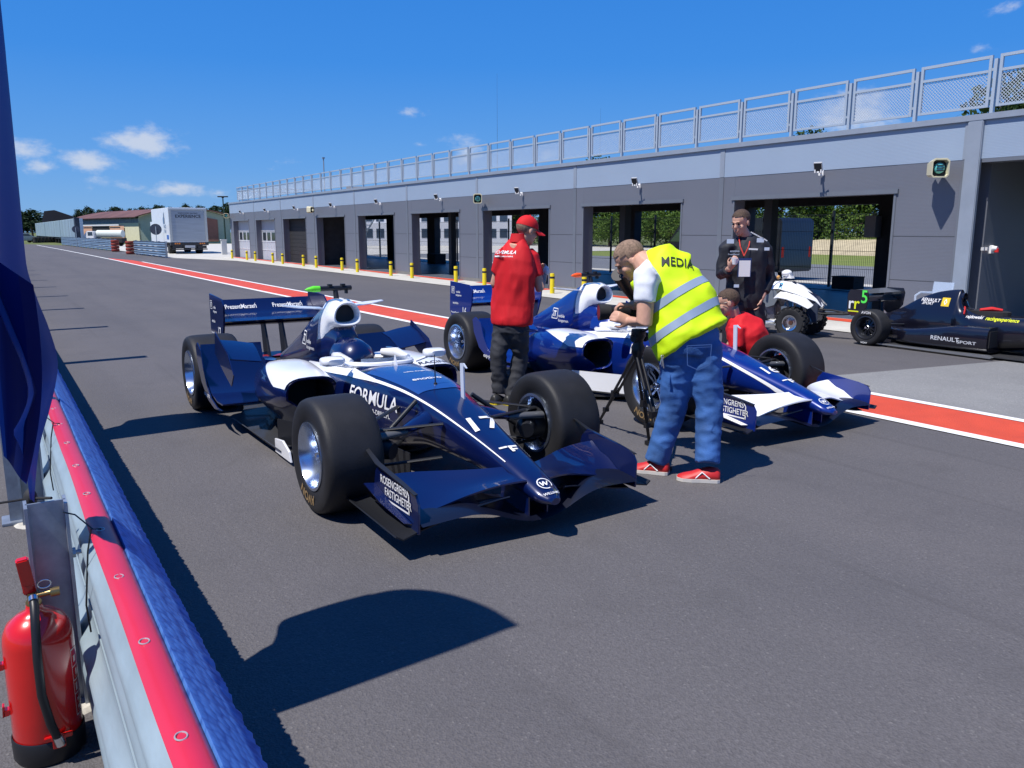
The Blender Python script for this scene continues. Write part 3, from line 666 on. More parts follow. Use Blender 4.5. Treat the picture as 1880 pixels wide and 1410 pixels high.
    b = MB(); b.bb(-3.6,-2.6,-.13,.13,.08,.36); b.tube([(-2.5,-.2,.3),(-3.2,-.12,.3)], .05, 10); b.tube([(-2.5,.2,.3),(-3.2,.12,.3)], .05, 10); b.build('gearbox', blackm, C, bevel=.01)
    # ---- suspension
    for s in (-1, 1):
        b = MB()
        for x0, z0, x1, z1 in ((.22,.47,.03,.44),(-.32,.50,-.02,.44),(.2,.26,.03,.22),(-.34,.25,-.02,.22)): b.tube([(x0, s*.17, z0), (x1, s*.62, z1)], .019, 8, flat=((0,0,1), .45))
        b.tube([(-.08, s*.2, .56), (.0, s*.60, .26)], .015, 8); b.build('front_wishbones', carb, C, smooth=50)
        b = MB(); b.tube([(.10, s*.36, .425), (.12, s*.62, .41)], .034, 12, flat=((0,0,1), .7)); b.build('steering_arm', mat('worn_carbon', (.085,.088,.095), .45, coat=.2), C, smooth=50)
        b = MB(); b.tube([(.0, s*.14, .47), (.05, s*.24, .455), (.10, s*.38, .425)], [.085,.065,.036], 10, flat=((0,0,1), .6)); b.build('arm_fairing', paint, C, smooth=50)
        b = MB(); b.lathe([(0,s*.5),(.075,s*.5),(.10,s*.56),(.11,s*.66),(0,s*.66)], (0,0,.335), 'y', 18); b.tube([(.08,s*.52,.34),(.16,s*.47,.33)], [.07,.05], 12); b.build('brake_duct', carb, C, smooth=50)
        b = MB()
        for x0, z0, x1, z1 in ((-2.9,.38,-3.22,.44),(-3.5,.38,-3.28,.44),(-2.85,.17,-3.22,.20),(-3.5,.17,-3.28,.20)): b.tube([(x0, s*.12, z0), (x1, s*.62, z1)], .018, 8, flat=((0,0,1), .5))
        b.tube([(-3.25, s*.12, .27), (-3.25, s*.6, .32)], .025, 10); b.build('rear_wishbones', carb, C, smooth=50)
        wheel(C, .03, s*.770, .338, .335, s, .195, True); wheel(C, -3.25, s*.725, .340, .42, s, .20, False)
    # ---- front wing
    def mz(y): a = abs(y)/.7; return .085+.105*(1-math.exp(-(a/.38)**2.4))-.02*max(0, a-.6)/.4
    b = MB(); G1 = []; G2 = []
    rows = []
    for y in np.linspace(-.695, .695, 41):
        a = abs(y)/.7; z = mz(y); le = 1.02-.03*a; ch = .34+.03*a; tk = .018
        prof = []
        for t in list(np.linspace(0, 1, 9)): prof.append((le-ch*t, y, z+tk*math.sin(pi*t**.6)+.05*t*t))
        for t in list(np.linspace(1, 0, 9))[1:-1]: prof.append((le-ch*t, y, z-tk*.3*math.sin(pi*t**.6)+.05*t*t-.004))
        rows.append(prof)
    b.loft(rows); mpw = b.build('front_wing', mat('wing_dark_navy', (.003,.0045,.014), .4, coat=.3), C, smooth=50)
    for s in (-1, 1):
        G_ = []
        for t in np.linspace(0, 1, 31):
            y = .075+.62*t; q = t*t*(3-2*t)
            f = Vector((.98-.10*q-.05*sin(pi*t), s*y, .295-.115*q+.03*sin(pi*t)*0)); r_ = Vector((.78-.22*q-.13*sin(pi*t)*.6, s*y, .325-.005*q-.02*sin(pi*t*1.0)))
            m_ = (f+r_)/2-Vector((0, 0, .022*sin(pi*min(1, t+.15)))); G_.append([f, f*.75+r_*.25-Vector((0,0,.012)), m_, f*.25+r_*.75-Vector((0,0,.012)), r_])
        b = MB(); b.sheet(G_, .009); fl_ = b.build('wing_flap', flapm, C, smooth=60)
        b = MB(); b.sheet([[p+Vector((.03+.03*k,0,-.058-.01*i/28-.012*k)) for k, p in enumerate((r[0], r[1], r[2], r[3]))] for i, r in enumerate(G_[5:])], .007); b.build('lower_flap', MT['wing_dark_navy'], C, smooth=60)
        # endplates
        b = MB(); ep = [(.965,.125),(.97,.28),(.94,.325),(.85,.345),(.62,.37),(.50,.38),(.45,.33),(.42,.22),(.45,.13),(.7,.115)]
        b.prism(ep, 'y', s*.697, s*.709); epo = b.build('endplate', wingm, C, bevel=.002)
        b = MB(); b.sheet([[(.95-.72*t, s*.705, .135+.02*t), (.95-.72*t+.015, s*.79, .12+.02*t), (.95-.72*t+.01, s*.825, .14+.02*t)] for t in np.linspace(0, 1, 6)], .008); b.build('foot_plate', carb, epo, smooth=60)
        b = MB(); b.sheet([[(.95, s*.70, .327), (.8, s*.70, .348), (.5, s*.70, .38), (.33, s*.70, .43)], [(.95, s*.718, .324), (.8, s*.724, .345), (.5, s*.73, .377), (.33, s*.72, .425)]], .005); b.build('endplate_lip', carb, epo, smooth=60)
        b = MB(); b.sheet([[(.9, s*.71, .16), (.65, s*.71, .20), (.44, s*.71, .25)], [(.86, s*.735, .155), (.62, s*.76, .2), (.44, s*.775, .26)]], .006); b.build('side_flick', flapm if paint is royal else paint, epo, smooth=60)
        b = MB(); b.prism([(.98,.10),(.98,.25),(.72,.27),(.70,.13)], 'y', s*.055, s*.065); b.build('nose_pylon', paint, C, bevel=.001)
    # ---- rear wing
    def foil(xl, zl, ch, ang, th=.02, n=9):
        up = []; dn = []
        for i in range(n):
            t = i/(n-1); x = -ch*t; z = ch*ang*t**1.7; k = th*math.sin(pi*t**.55); up.append((xl+x, zl+z+k*.25)); dn.append((xl+x, zl+z-k))
        return up+dn[::-1][1:-1]
    for xl, zl, ch, ang, nm in ((-3.70,.70,.20,.28,'main_plane'),(-3.92,.775,.17,.85,'flap')):
        b = MB(); b.prism(foil(xl, zl, ch, ang), 'y', -.50, .50); rwg = b.build('rear_wing_'+nm, paint, C, smooth=40)
    b = MB(); b.prism([(-3.66,.74),(-3.94,.79),(-3.93,.775),(-3.7,.715)], 'y', -.498, .498); b.build('slot_lip', paint, C)
    for s in (-1, 1):
        b = MB(); b.prism([(-3.58,.90),(-3.66,.96),(-4.14,.985),(-4.16,.62),(-4.10,.52),(-4.0,.36),(-3.84,.34),(-3.74,.46),(-3.66,.60),(-3.6,.75)], 'y', s*.502, s*.518); e_ = b.build('rear_endplate', wingm, C, bevel=.003)
        decal(e_, num, (-3.78, s*.5185, .62), (1 if s < 0 else -1, 0, 0), (0,0,1), .15, matte_white, wx=.8)
        if s < 0:
            decal(e_, polys(bar(-.4,.4,.4,.4,.05), bar(-.4,-.4,.4,-.4,.05), bar(-.4,-.4,-.4,.4,.05), bar(.4,-.4,.4,.4,.05), bar(-.2,.2,.25,.2,.12), bar(.05,-.25,.05,.2,.12), bar(-.2,-.25,-.2,.1,.1)), (-4.06, -.518, .88), (1,0,0), (0,0,1), .10, matte_white)
            decal(e_, 'nobile', (-3.93, -.518, .86), (1,0,0), (0,0,1), .04, matte_white); decal(e_, 'dungareen', (-3.92, -.518, .82), (1,0,0), (0,0,1), .035, matte_white)
            decal(e_, 'enotivo', (-4.0, -.518, .72), (1,0,0), (0,0,1), .045, matte_white); decal(e_, 'PrezentMarzeń', (-4.02, -.518, .60), (1,0,0), (0,0,1), .032, matte_white); decal(e_, 'exp-pro', (-4.0, -.518, .52), (1,0,0), (0,0,1), .04, matte_white)
    for y in (-.09, .09):
        b = MB(); b.prism([(-3.55,.3),(-3.78,.3),(-3.86,.74),(-3.74,.72)], 'y', y-.009, y+.009); b.build('wing_pylon', carb, C)
    b = MB(); b.prism([(-3.6,.38),(-3.78,.40),(-3.78,.37),(-3.62,.355)], 'y', -.42, .42); b.build('beam_wing', mat('red_carbon', (.25,.02,.02), .35, coat=.5), C)
    # fences between the flap and nose: pitot, antenna
    b = MB(); b.tube([(-.2,0,.6),(-.21,0,.82)], [.005,.003], 6); b.lathe([(0,.60),(.02,.60),(.01,.625),(0,.63)], (-.2,0,.012), n=10); b.build('antenna', black, C)
    b = MB(); b.prism([(.07,.55),(.03,.55),(.02,.79),(.06,.795)], 'y', .06, .07); b.prism([(.06,.795),(.02,.79),(.10,.765),(.10,.77)], 'y', .061, .069); b.build('pitot_fin', mat('pale_fin', (.55,.6,.7), .3), C)
    b = MB(); b.prism([(-.78,.66),(-.84,.66),(-.82,.74)], 'y', -.004, .004); b.build('windscreen_fin', wpaint, C)
    # ---- livery
    b = MB()
    for s in (-1, 1):
        if paint is navy:
            b.sheet(surf_strip(-.61, .78, lambda x: .80-.075*max(0, x), lambda x: .92-.10*max(0, x)-.02*max(0, x+.5), 34, .0045, s, 2))
        else:
            b.sheet(surf_strip(-.9, .86, lambda x: .60+.95*max(0, (x+.3)/1.16)**1.3, lambda x: .80+1.0*max(0, (x+.3)/1.16)**1.3, 34, .004, s, 3))
    b.build('stripe', matte_white, C, smooth=True)
    if paint is navy:
        b = MB(); b.sheet(surf_strip(-.80, -.12, lambda x: -.66, lambda x: .66, 14, .0035, 1, 10)); b.build('nose_panel', mat('mid_blue_panel', (.015,.06,.23), .3, coat=.9), C, smooth=True)
    up = (0, 0, 1)
    fwd = (0, 1, 0)
    decal(C, num, (.40 if paint is navy else .50, 0, .5), (0,1,0), (-1,0,.25), .22 if paint is navy else .17, matte_white, T, .005, sub=1, wx=1.15, shear=.1, name='race_number')
    tf = polys(bar(-.6,.25,-.05,.25,.16), bar(.05,.25,.62,.25,.16), bar(.10,-.35,.10,.3,.2), bar(.1,-.08,.5,-.08,.14))
    decal(C, tf, (.72, 0, .5), (0,1,0), (-1,0,.25), .095, matte_white, T, .005, name='logo')
    wl = polys(*ring2(.5,.07,-40,290), bar(-.28,.18,-.2,-.18,.1), bar(-.2,-.18,-.02,.18,.08), bar(-.02,.18,.06,-.18,.1), bar(.06,-.18,.28,.18,.08))
    decal(C, wl, (1.02, 0, .27), (0,1,0), (-.8,0,.6), .085, matte_white, T, .005, sub=1, name='logo')
    decal(C, 'WILLIAMS', (1.085, 0, .235), (0,1,0), (-.7,0,.7), .022, matte_white, T, .006, name='lettering')
    if paint is navy:
        decal(C, 'enotivo', (-.30, .0, .9), (0,1,0), (-1,0,.1), .07, matte_white, T, .007, sub=1); decal(C, 'nobile dungareen', (-.50, .03, .9), (0,1,0), (-1,0,.1), .03, matte_white, T, .007)
    for s, u in ((-1, (1,0,0)), (1, (-1,0,0))):
        tx = -.60
        decal(C, 'FORMULA', (tx, s*.4, .49), u, up, .135, matte_white, T, .004, sub=1, wx=1.05, shear=.1)
        decal(C, 'FORMULA-DRIVE.PL', (tx+.02, s*.4, .405), u, up, .047, matte_white, T, .004, sub=1)
        ept = s*.7095
        decal(C, 'ROSENGRENS', (.69, ept, .305), u, up, .062, matte_white, wx=.85, lift=.004); decal(C, 'FASTIGHETER', (.71+.03*u[0], ept, .247), u, up, .062, matte_white, wx=.85, lift=.004)
        decal(C, polys(bar(-1.7,0,1.8,0,.12), bar(1.8,-.06,1.8,1.1,.12), bar(1.8,1.1,1.35,1.6,.12), bar(1.35,1.6,1.0,1.2,.12)), (.70+.02*u[0], ept, .207), u, up, .085, matte_white, lift=.004)
        decal(C, 'exp-pro', (-2.52, s*.936, .268), u, up, .06, matte_white, wx=1, lift=.003)
        if 1:
            if s > 0: decal(C, 'RACING', (-1.215, .53, .60), (.0,1,0), (-.6,0,.8), .062, black, bvh([o for q_ in pods for o in kids(q_) if o.name.startswith('white_panel')]), .005, sub=1, wx=1.25, shear=.15)
    if paint is royal:
        decal(C, 'P', (-.66, -.5, .20), (1,0,0), up, .11, black, bvh([o for o in kids(C) if o.name.startswith('barge_board')]), .006)
    Te = bvh([ec, pods[0], pods[1]])
    for s, u in ((-1, (1,0,0)), (1, (-1,0,0))):
        decal(C, polys(bar(-.5,.5,.5,.5,.08), bar(-.5,-.5,.5,-.5,.08), bar(-.5,-.5,-.5,.5,.08), bar(.5,-.5,.5,.5,.08), bar(-.25,.22,.3,.22,.14), bar(.08,-.3,.08,.22,.14), bar(-.2,-.3,-.2,.1,.12)), (-2.42, s*.3, .70), u, up, .11, matte_white, Te, .004)
        decal(C, 'nobile', (-2.42+.14*u[0], s*.3, .68), u, up, .05, matte_white, Te, .004); decal(C, 'dungareen', (-2.42+.17*u[0], s*.3, .63), u, up, .045, matte_white, Te, .004)
    for y in (-.24, .24): decal(C, 'PrezentMarzeń', (-3.98, y, .875), (0,1,0), (-.5,0,.86), .078, matte_white, bvh([rwg]), .004, wx=.66, sub=1, back=.3)
    return C
lime = mat('lime_plastic', (.12,.70,.03), .45); orang = mat('orange_plastic', (.9,.10,.01), .45)
racing_car('racing_car', 'nearest dark navy single seater with white cockpit and number 17 on its nose', (2.36, 4.39, 0), '17', navy, navy, navy, carb, lime)
racing_car('racing_car', 'bright blue single seater number 16 with white front wing flaps behind the cameraman', (5.41, 4.92, 0), '16', royal, royal, wpaint, wpaint, orang)
# ------------------------------------------------------------------ black single seater by the open bay
B_ = root('racing_car', 'black single seater with yellow lettering parked in front of the big open bay at right', 'racing car', (11.03, 6.89, 0), -pi/2)
k_x = [-.15,.1,.45,.75,.98,1.06,1.2,1.5,1.9,2.4,2.9,3.2]
k_w = [.05,.08,.12,.15,.17,.20,.25,.27,.25,.2,.13,.08]
k_t = [.40,.50,.70,.80,.83,.60,.57,.53,.54,.44,.27,.2]
k_b = [.2,.12,.08,.06,.05,.05,.05,.06,.12,.16,.14,.13]
def ksec(x, th):
    w_, zt, zb = (interp(k_x, A, x) for A in (k_w, k_t, k_b)); s_, c_ = sin(th), cos(th)
    up = max(0, c_)*max(0, min(1, (1.05-x)/.05))
    y = w_*math.copysign(abs(s_)**.75, s_)*(1-.55*up**1.3 if zt > .45 and x < 1.05 else 1)*(1.25 if c_ < .1 and x < 1 else 1)
    return Vector((x, y, (zt+zb)/2+(zt-zb)/2*math.copysign(abs(c_)**.8, c_)))
b = MB(); b.loft([[ksec(x, 2*pi*k/32) for k in range(32)] for x in list(np.linspace(-.15, .97, 26))+[.985,1.0,1.03,1.06]+list(np.linspace(1.1, 3.2, 26))]); kb = b.build('bodywork', blackp, B_, smooth=50)
TK = bvh([kb])
b = MB(); b.loft([[(1.0+dx, y*sc_, .72+z*sc_) for y, z in [(.06*cos(a), .07*sin(a)) for a in np.linspace(0, 2*pi, 14, False)]] for dx, sc_ in ((-.03,1),(.035,1),(.035,.8),(0,.7))]); b.build('airbox', blackp, B_, smooth=50)
for s in (-1, 1):
    sx = [-.05,.2,.5,.9,1.2,1.62]; yo = [.15,.30,.46,.50,.51,.50]; zt = [.26,.27,.285,.34,.39,.40]
    b = MB(); R_ = []
    for x in np.linspace(-.05, 1.62, 24):
        y_, z_ = interp(sx, yo, x), interp(sx, zt, x); r_ = []
        for t in np.linspace(0, 2*pi, 28, False):
            cs, sn = cos(t), sin(t); r_.append((x, s*(.1+(y_-.1)*(.5+.5*math.copysign(abs(sn)**.5, sn))), .07+(z_-.07)*(.5+.5*math.copysign(abs(cs)**.5, cs))))
        R_.append(r_)
    b.loft(R_); p_ = b.build('sidepod', blackp, B_, smooth=50)
    b = MB(); b.bb(1.6, 1.628, min(s*.2, s*.46), max(s*.2, s*.46), .13, .36); b.build('air_intake', blackm, p_, bevel=.01)
    b = MB(); b.prism([(0,.03),(1.7,.02),(1.72,.035),(1.66,.06),(.9,.05),(0,.045)], 'y', s*.47, s*.545); b.build('floor_edge', mat('bare_metal_edge', (.35,.36,.38), .25, metal=.7), B_, bevel=.003)
    wheel(B_, 0, s*.505, .255, .25, s, .165, 'dark', gold=False); wheel(B_, 2.65, s*.53, .25, .2, s, .165, 'dark', gold=False)
    b = MB()
    for x0, z0, x1, z1 in ((.3,.3,0,.3),(-.2,.3,0,.3),(.3,.15,0,.17),(-.2,.15,0,.17)): b.tube([(x0,s*.08,z0),(x1,s*.45,z1)], .012, 6)
    for x0, z0 in ((2.45,.35),(2.85,.32),(2.45,.15),(2.85,.15)): b.tube([(x0,s*.12,z0),(2.65,s*.5,z0*.6+.1)], .012, 6)
    b.build('wishbones', carb, B_, smooth=50)
    b = MB(); b.prism([(-.13,.77),(-.40,.77),(-.44,.70),(-.44,.44),(-.36,.38),(-.22,.40),(-.12,.52),(-.10,.70)], 'y', s*.44, s*.452); e_ = b.build('rear_endplate', blackp, B_, bevel=.003)
    if s < 0:
        decal(e_, '5', (-.165, -.4525, .665), (1,0,0), (0,0,1), .26, mat('green_print', (.10,.80,.10), .5), wx=.9)
        decal(e_, 'r', (-.375, -.4525, .565), (1,0,0), (0,0,1), .24, matte_white); decal(e_, 'r', (-.285, -.4525, .565), (1,0,0), (0,0,1), .24, mat('yellow_print', (.75,.80,.02), .5))
        decal(e_, polys(bar(-.5,0,.5,0,.1)), (-.33, -.4525, .455), (1,0,0), (0,0,1), .17, MT['yellow_print'])
b = MB(); b.prism([(-.15,.72),(-.28,.74),(-.40,.76),(-.40,.745),(-.28,.72)], 'y', -.44, .44); b.prism([(-.2,.60),(-.36,.66),(-.36,.65),(-.22,.585)], 'y', -.44, .44); b.build('rear_wing', mat('grey_carbon', (.10,.11,.13), .35, coat=.5), B_)
b = MB(); b.bb(-.05, 2.7, -.45, .45, .03, .045); b.build('floor', carbm, B_)
b = MB(); b.bb(-.32,.1,-.09,.09,.12,.34); b.bb(-.33,-.2,-.02,.02,.3,.62); b.tube([(.15,-.2,.2),(-.1,-.28,.24)], .035, 8); b.build('gearbox', blackm, B_, bevel=.01)
b = MB(); b.prism([(2.9,.12),(3.25,.10),(3.2,.14),(2.9,.16)], 'y', -.55, .55); b.build('front_wing', carb, B_)
b = MB(); b.loft([[(1.35+.28*cos(a), .15*sin(a), z) for a in np.linspace(0, 2*pi, 20, False)] for z in (.45, .572)]); b.build('cockpit', blackm, B_)
b = MB(); b.tube([(1.09,-.10,.60),(1.13,-.16,.59),(1.15,-.215,.52)], .02, 8, flat=((1,0,0),.4)); b.build('red_strap', mat('red_strap', (.6,.02,.02), .7), B_)
b = MB(); b.tube([(1.3,-.12,.585),(1.4,-.02,.60),(1.5,.05,.585)], [.02,.03,.02], 8); b.build('belt', MT['red_strap'], B_)
yp = MT['yellow_print']
decal(B_, 'RENAULT', (.60, -.3, .665), (1,0,-.0), (0,0,1), .062, matte_white, TK, .003, wx=1.1, shear=.2, sub=1); decal(B_, 'SPORT', (.57, -.3, .62), (1,0,0), (0,0,1), .05, matte_white, TK, .003, wx=1.2, shear=.3)
decal(B_, polys([(-.5,-.5),(.5,-.5),(.5,.5),(-.5,.5)]), (.83, -.3, .655), (1,0,0), (0,0,1), .115, mat('yellow_badge', (.75,.52,.03), .4), TK, .003, sub=3)
decal(B_, polys([(0,.5),(-.3,0),(-.17,0),(0,.28)], [(0,.5),(0,.28),(.17,0),(.3,0)], [(0,-.5),(.3,0),(.17,0),(0,-.28)], [(0,-.5),(0,-.28),(-.17,0),(-.3,0)]), (.83, -.3, .655), (1,0,0), (0,0,1), .085, matte_white, TK, .006, sub=1)
decal(B_, 'rajdowski', (1.28, -.4, .495), (1,0,0), (0,0,1), .055, matte_white, TK, .004, sub=1); decal(B_, 'racingexperience', (1.63, -.4, .49), (1,0,0), (0,0,1), .06, yp, TK, .004, sub=1)
Tp = bvh([o for o in kids(B_) if o.name.startswith('sidepod')])
decal(B_, 'RENAULT', (1.08, -.8, .205), (1,0,0), (0,0,1), .078, mat('silver_print', (.6,.62,.66), .4), Tp, .003, wx=1.15, sub=1); decal(B_, 'SPORT', (1.37, -.8, .185), (1,0,0), (0,0,1), .055, MT['silver_print'], Tp, .003, wx=1.5, sub=1)
for w_ in kids(B_):
    if w_.name.startswith('wheel') and w_.location.x == 0 and w_.location.y < 0:
        decal(w_, 'AVON', (.0, -.1275, .212), (1,0,0), (0,0,1), .052, matte_white); decal(w_, 'AVON', (.0, -.1275, -.21), (-1,0,0), (0,0,-1), .035, matte_white)

# ------------------------------------------------------------------ people
FH = Vector((sin(radians(32.727)), cos(radians(32.727)), 0)); RH = Vector((FH.y, -FH.x, 0))
P_ = radians(10.713); Cf = FH*cos(P_)-Vector((0,0,1))*sin(P_); Cu = FH*sin(P_)+Vector((0,0,1))*cos(P_)
def at(px, py, hd):
    """world point seen at a pixel of the photograph, hd metres out along the ground"""
    r = RH*(px-940)/1480+Cu*(705-py)/1480+Cf; return Vector((0,0,1.6))+r*(hd/r.dot(FH))
def remesh(mb, vox, name, m, parent, it=3, fold=0, fscale=6, fstretch=(1,1,1), label=None, org=None):
    o = mb.build(name, m); md = o.modifiers.new('r', 'REMESH'); md.mode = 'VOXEL'; md.voxel_size = vox
    dg = bpy.context.evaluated_depsgraph_get(); me = bpy.data.meshes.new_from_object(o.evaluated_get(dg)); o.modifiers.clear()
    old = o.data; o.data = me; bpy.data.meshes.remove(old); me.name = name
    bm = bmesh.new(); bm.from_mesh(me)
    for _ in range(it): bmesh.ops.smooth_vert(bm, verts=bm.verts, factor=.5, use_axis_x=True, use_axis_y=True, use_axis_z=True)
    bm.normal_update()
    if fold:
        for v in bm.verts:
            q = Vector((v.co.x*fstretch[0], v.co.y*fstretch[1], v.co.z*fstretch[2]))*fscale
            n1 = 1-abs(noise.noise(q)*2); n2 = noise.noise(q*2.3+Vector((7,3,1)))
            v.co += v.normal*fold*((n1-.6)*1.0+n2*.5)
        bmesh.ops.smooth_vert(bm, verts=bm.verts, factor=.4, use_axis_x=True, use_axis_y=True, use_axis_z=True)
    for f in bm.faces: f.smooth = True
    off = parent.location
    for v in bm.verts: v.co -= off
    bm.to_mesh(me); bm.free(); me.materials.clear(); me.materials.append(m); o.parent = parent
    if label: o['label'] = label
    return o
def basis(f, up=(0,0,1)):
    f = Vector(f).normalized(); r = f.cross(Vector(up)).normalized(); return Matrix((r, f, r.cross(f))).transposed()
def head_mb(b, c, Rm, s=1.0):
    q = lambda x, y, z: c+Rm @ Vector((x, y, z))*s
    def ell(x, y, z, rx, ry, rz):
        n, m_ = 18, 12; b.loft([[q(x+rx*sin(pi*i/m_)*cos(2*pi*k/n), y+ry*sin(pi*i/m_)*sin(2*pi*k/n), z+rz*cos(pi*i/m_)) for k in range(n)] for i in range(m_+1)], False)
    ell(0,-.012,.035,.076,.096,.085); ell(0,.022,-.03,.060,.068,.082); ell(0,.058,-.088,.030,.028,.026); ell(0,.03,-.075,.048,.05,.03)
    b.tube([q(0,.082,.012), q(0,.100,-.018), q(0,.094,-.026)], [.008*s,.013*s,.015*s], 8)
    ell(0,.078,.024,.045,.014,.010); ell(0,.080,-.052,.024,.014,.008); ell(0,.078,-.064,.020,.014,.008)
    for k in (-1, 1): ell(k*.078,-.006,-.005,.010,.020,.031); ell(k*.042,.058,-.025,.02,.02,.022)
def head_bits(p, c, Rm, hairm, s=1.0, hair=None, bald=0, brow=True):
    off = p.location; q = lambda x, y, z: c+Rm @ Vector((x, y, z))*s-off
    b = MB()
    for k in (-1, 1): 
        cc = q(k*.030,.078,.008); b.sphere(cc, .0095*s, 10, 8)
    b.build('eyes', mat('eye_dark', (.03,.02,.015), .2), p, smooth=True)
    if brow:
        b = MB()
        for k in (-1, 1): b.tube([q(k*.014,.094,.026), q(k*.03,.091,.031), q(k*.047,.080,.026)], [.003,.0045,.003], 6)
        b.build('eyebrows', hairm, p, smooth=True)
    b = MB(); b.tube([q(-.022,.090,-.056), q(0,.097,-.057), q(.022,.090,-.056)], [.002,.0045,.002], 6); b.build('lips', mat('lips', (.42,.16,.12), .5), p, smooth=True)
    if hair is not None:
        b = MB(); n, m_ = 40, 26; V = []; F = []
        for i in range(m_+1):
            for k in range(n):
                a, t = 2*pi*k/n, pi*i/m_; d = Vector((sin(t)*cos(a), sin(t)*sin(a), cos(t)))
                r_ = 1+hair*(.6+.9*noise.noise(d*9)+.5*noise.noise(d*22)); V.append(q(d.x*.080*r_, -.014+d.y*.101*r_, .036+d.z*.089*r_))
                if i < m_:
                    j = i*n+k; cz = d.z*.09+.036; cy = d.y
                    lim = .085 if cy > .6 else (.062 if cy > .3 else (.03 if cy > .0 else (-.02 if cy > -.35 else -.055)))
                    if abs(d.x) > .6 and cy > -.3: lim = max(lim, .03)
                    if cz > lim+.008*noise.noise(d*14): F.append((j, i*n+(k+1) % n, (i+1)*n+(k+1) % n, (i+1)*n+k))
        b.add(V, F); b.build('hair', hairm, p, smooth=True)
def hand(b, w_, d, n, side=1, curl=.5, s=1.0):
    """palm and five fingers from the wrist w_ along d, back of the hand facing n"""
    d = Vector(d).normalized(); n = Vector(n); n = (n-d*n.dot(d)).normalized(); t = d.cross(n)*side
    P = lambda a, c, e: Vector(w_)+(d*a+t*c+n*e)*s
    b.tube([P(-.02,0,0), P(.03,0,0), P(.085,0,0), P(.095,0,0)], [.024*s,.036*s,.038*s,.03*s], 12, flat=(n, .48))
    for i, (c0, L) in enumerate(((.030,.072),(.010,.080),(-.011,.074),(-.030,.058))):
        a1 = curl*1.0; a2 = curl*2.1; a3 = curl*2.9; p0 = P(.085, c0, 0); q = [p0]
        for ang, l in ((a1,.45),(a2,.32),(a3,.25)): q.append(q[-1]+(d*cos(ang)-n*sin(ang))*L*l*s)
        b.tube(q, [.0095*s,.009*s,.0082*s,.0065*s], 8)
    b.tube([P(.02,.028,-.005), P(.055,.055,-.018), P(.085,.056,-.035)], [.014*s,.011*s,.008*s], 8)
def shoe(p, toe, heel, m, solem, w_=.048, name='shoe', label=None):
    toe, heel = Vector(toe), Vector(heel); d = (toe-heel); L = d.length; d.normalize(); sd = d.cross(Vector((0,0,1))).normalized(); off = p.location; R_ = []
    for t, wd, h in ((0,.7,.075),(.06,.9,.095),(.25,.95,.10),(.45,.95,.085),(.65,1.08,.062),(.85,1.0,.048),(.96,.7,.036),(1,.4,.025)):
        c = heel+d*L*t-off; R_.append([c+sd*w_*wd*cos(a)*(1 if sin(a) < .3 else .86)+Vector((0,0,max(.012, h*.5+h*.5*sin(a)))) for a in np.linspace(0, 2*pi, 16, False)])
    b = MB(); b.loft(R_); o = b.build(name, m, p, smooth=60, label=label)
    b = MB(); b.loft([[Vector((r[k].x, r[k].y, 0))+(Vector((r[k].x, r[k].y, 0))-Vector((sum((v.x for v in r))/16, sum((v.y for v in r))/16, 0)))*.1+Vector((0,0,z)) for k in range(16)] for r in R_[::1] for z in ()] or [[(sum(v.x for v in r)/16+sd.x*w_*wd*q, sum(v.y for v in r)/16+sd.y*w_*wd*q, z) for q, z in ((-1.08,.002),(1.08,.002),(1.06,.024),(-1.06,.024))] for r, wd in zip(R_, (.7,.9,.95,.95,1.08,1.0,.7,.4))]); b.build('sole', solem, o)
    return o
skin = mat('skin', (.56,.31,.215), .5, var=.08, vscale=30, spec=.4)
skin2 = mat('skin_tanned', (.58,.32,.225), .5, var=.08, vscale=30)
hair_grey = mat('hair_short_grey', (.22,.145,.10), .85, var=.4, vscale=60); hair_br = mat('hair_brown', (.075,.045,.028), .7, var=.5, vscale=80, bump=.5, bscale=150)
red = mat('red_polo', (.58,.006,.012), .75, var=.06, bump=.15, bscale=220)
def limb(b, pts, rs, n=14, flat=None): b.tube(pts, rs, n, flat=flat)

# --- man in the red polo shirt and cap, seen from behind
H = 7.50
p = root('person', 'standing person in red cap, red polo shirt and dark jeans, seen from behind', 'person', (at(925,738,H).x, at(925,738,H).y, 0))
fw = (FH*.80+RH*.6).normalized(); rt = Vector((fw.y, -fw.x, 0)); up = Vector((0,0,1))
neck = at(951,444,H); chest = at(944,500,H); belly = at(941,560,H+.02); hip = at(938,590,H); hc = at(968,424,H+.03)
shL = at(924,466,H-.01)-rt*.0; shR = at(975,468,H+.02)+rt*.0
b = MB(); hf = (RH*.86+FH*.5-up*.32).normalized(); HR = basis(hf); head_mb(b, hc, HR, 1.04)
b.tube([hc-up*.05-HR @ Vector((0,.03,0)), neck-up*.04], [.055,.062], 14); b.tube([neck-up*.02, chest], [.09,.12], 14)
elR = at(992,530,H-.02); wrR = at(1000,503,H+.18); elL = at(909,520,H+.06); wrL = at(915,542,H+.28)
limb(b, [shR, elR, wrR], [.052,.048,.030]); limb(b, [shL, elL, wrL], [.052,.046,.030])
hand(b, wrR, (wrR-elR)+up*.05, RH+up*.2, 1, .7); hand(b, wrL, fw, -RH, -1, .5)
remesh(b, .0075, 'body', skin, p, 2)
b = MB(); b.tube([neck+up*.03, neck-up*.035, chest+up*.12, chest, belly, hip-up*.015, hip-up*.03], [.075,.135,.205,.225,.230,.222,.212], 26, flat=(fw, .64))
limb(b, [shR-rt*.04, shR+rt*.0-up*.02, shR*.35+elR*.65], [.075,.075,.070]); limb(b, [shL+rt*.04, shL-up*.02, shL*.35+elL*.65], [.085,.08,.07])
sh = remesh(b, .011, 'polo_shirt', red, p, 2, .012, 7, (1,1,.5))
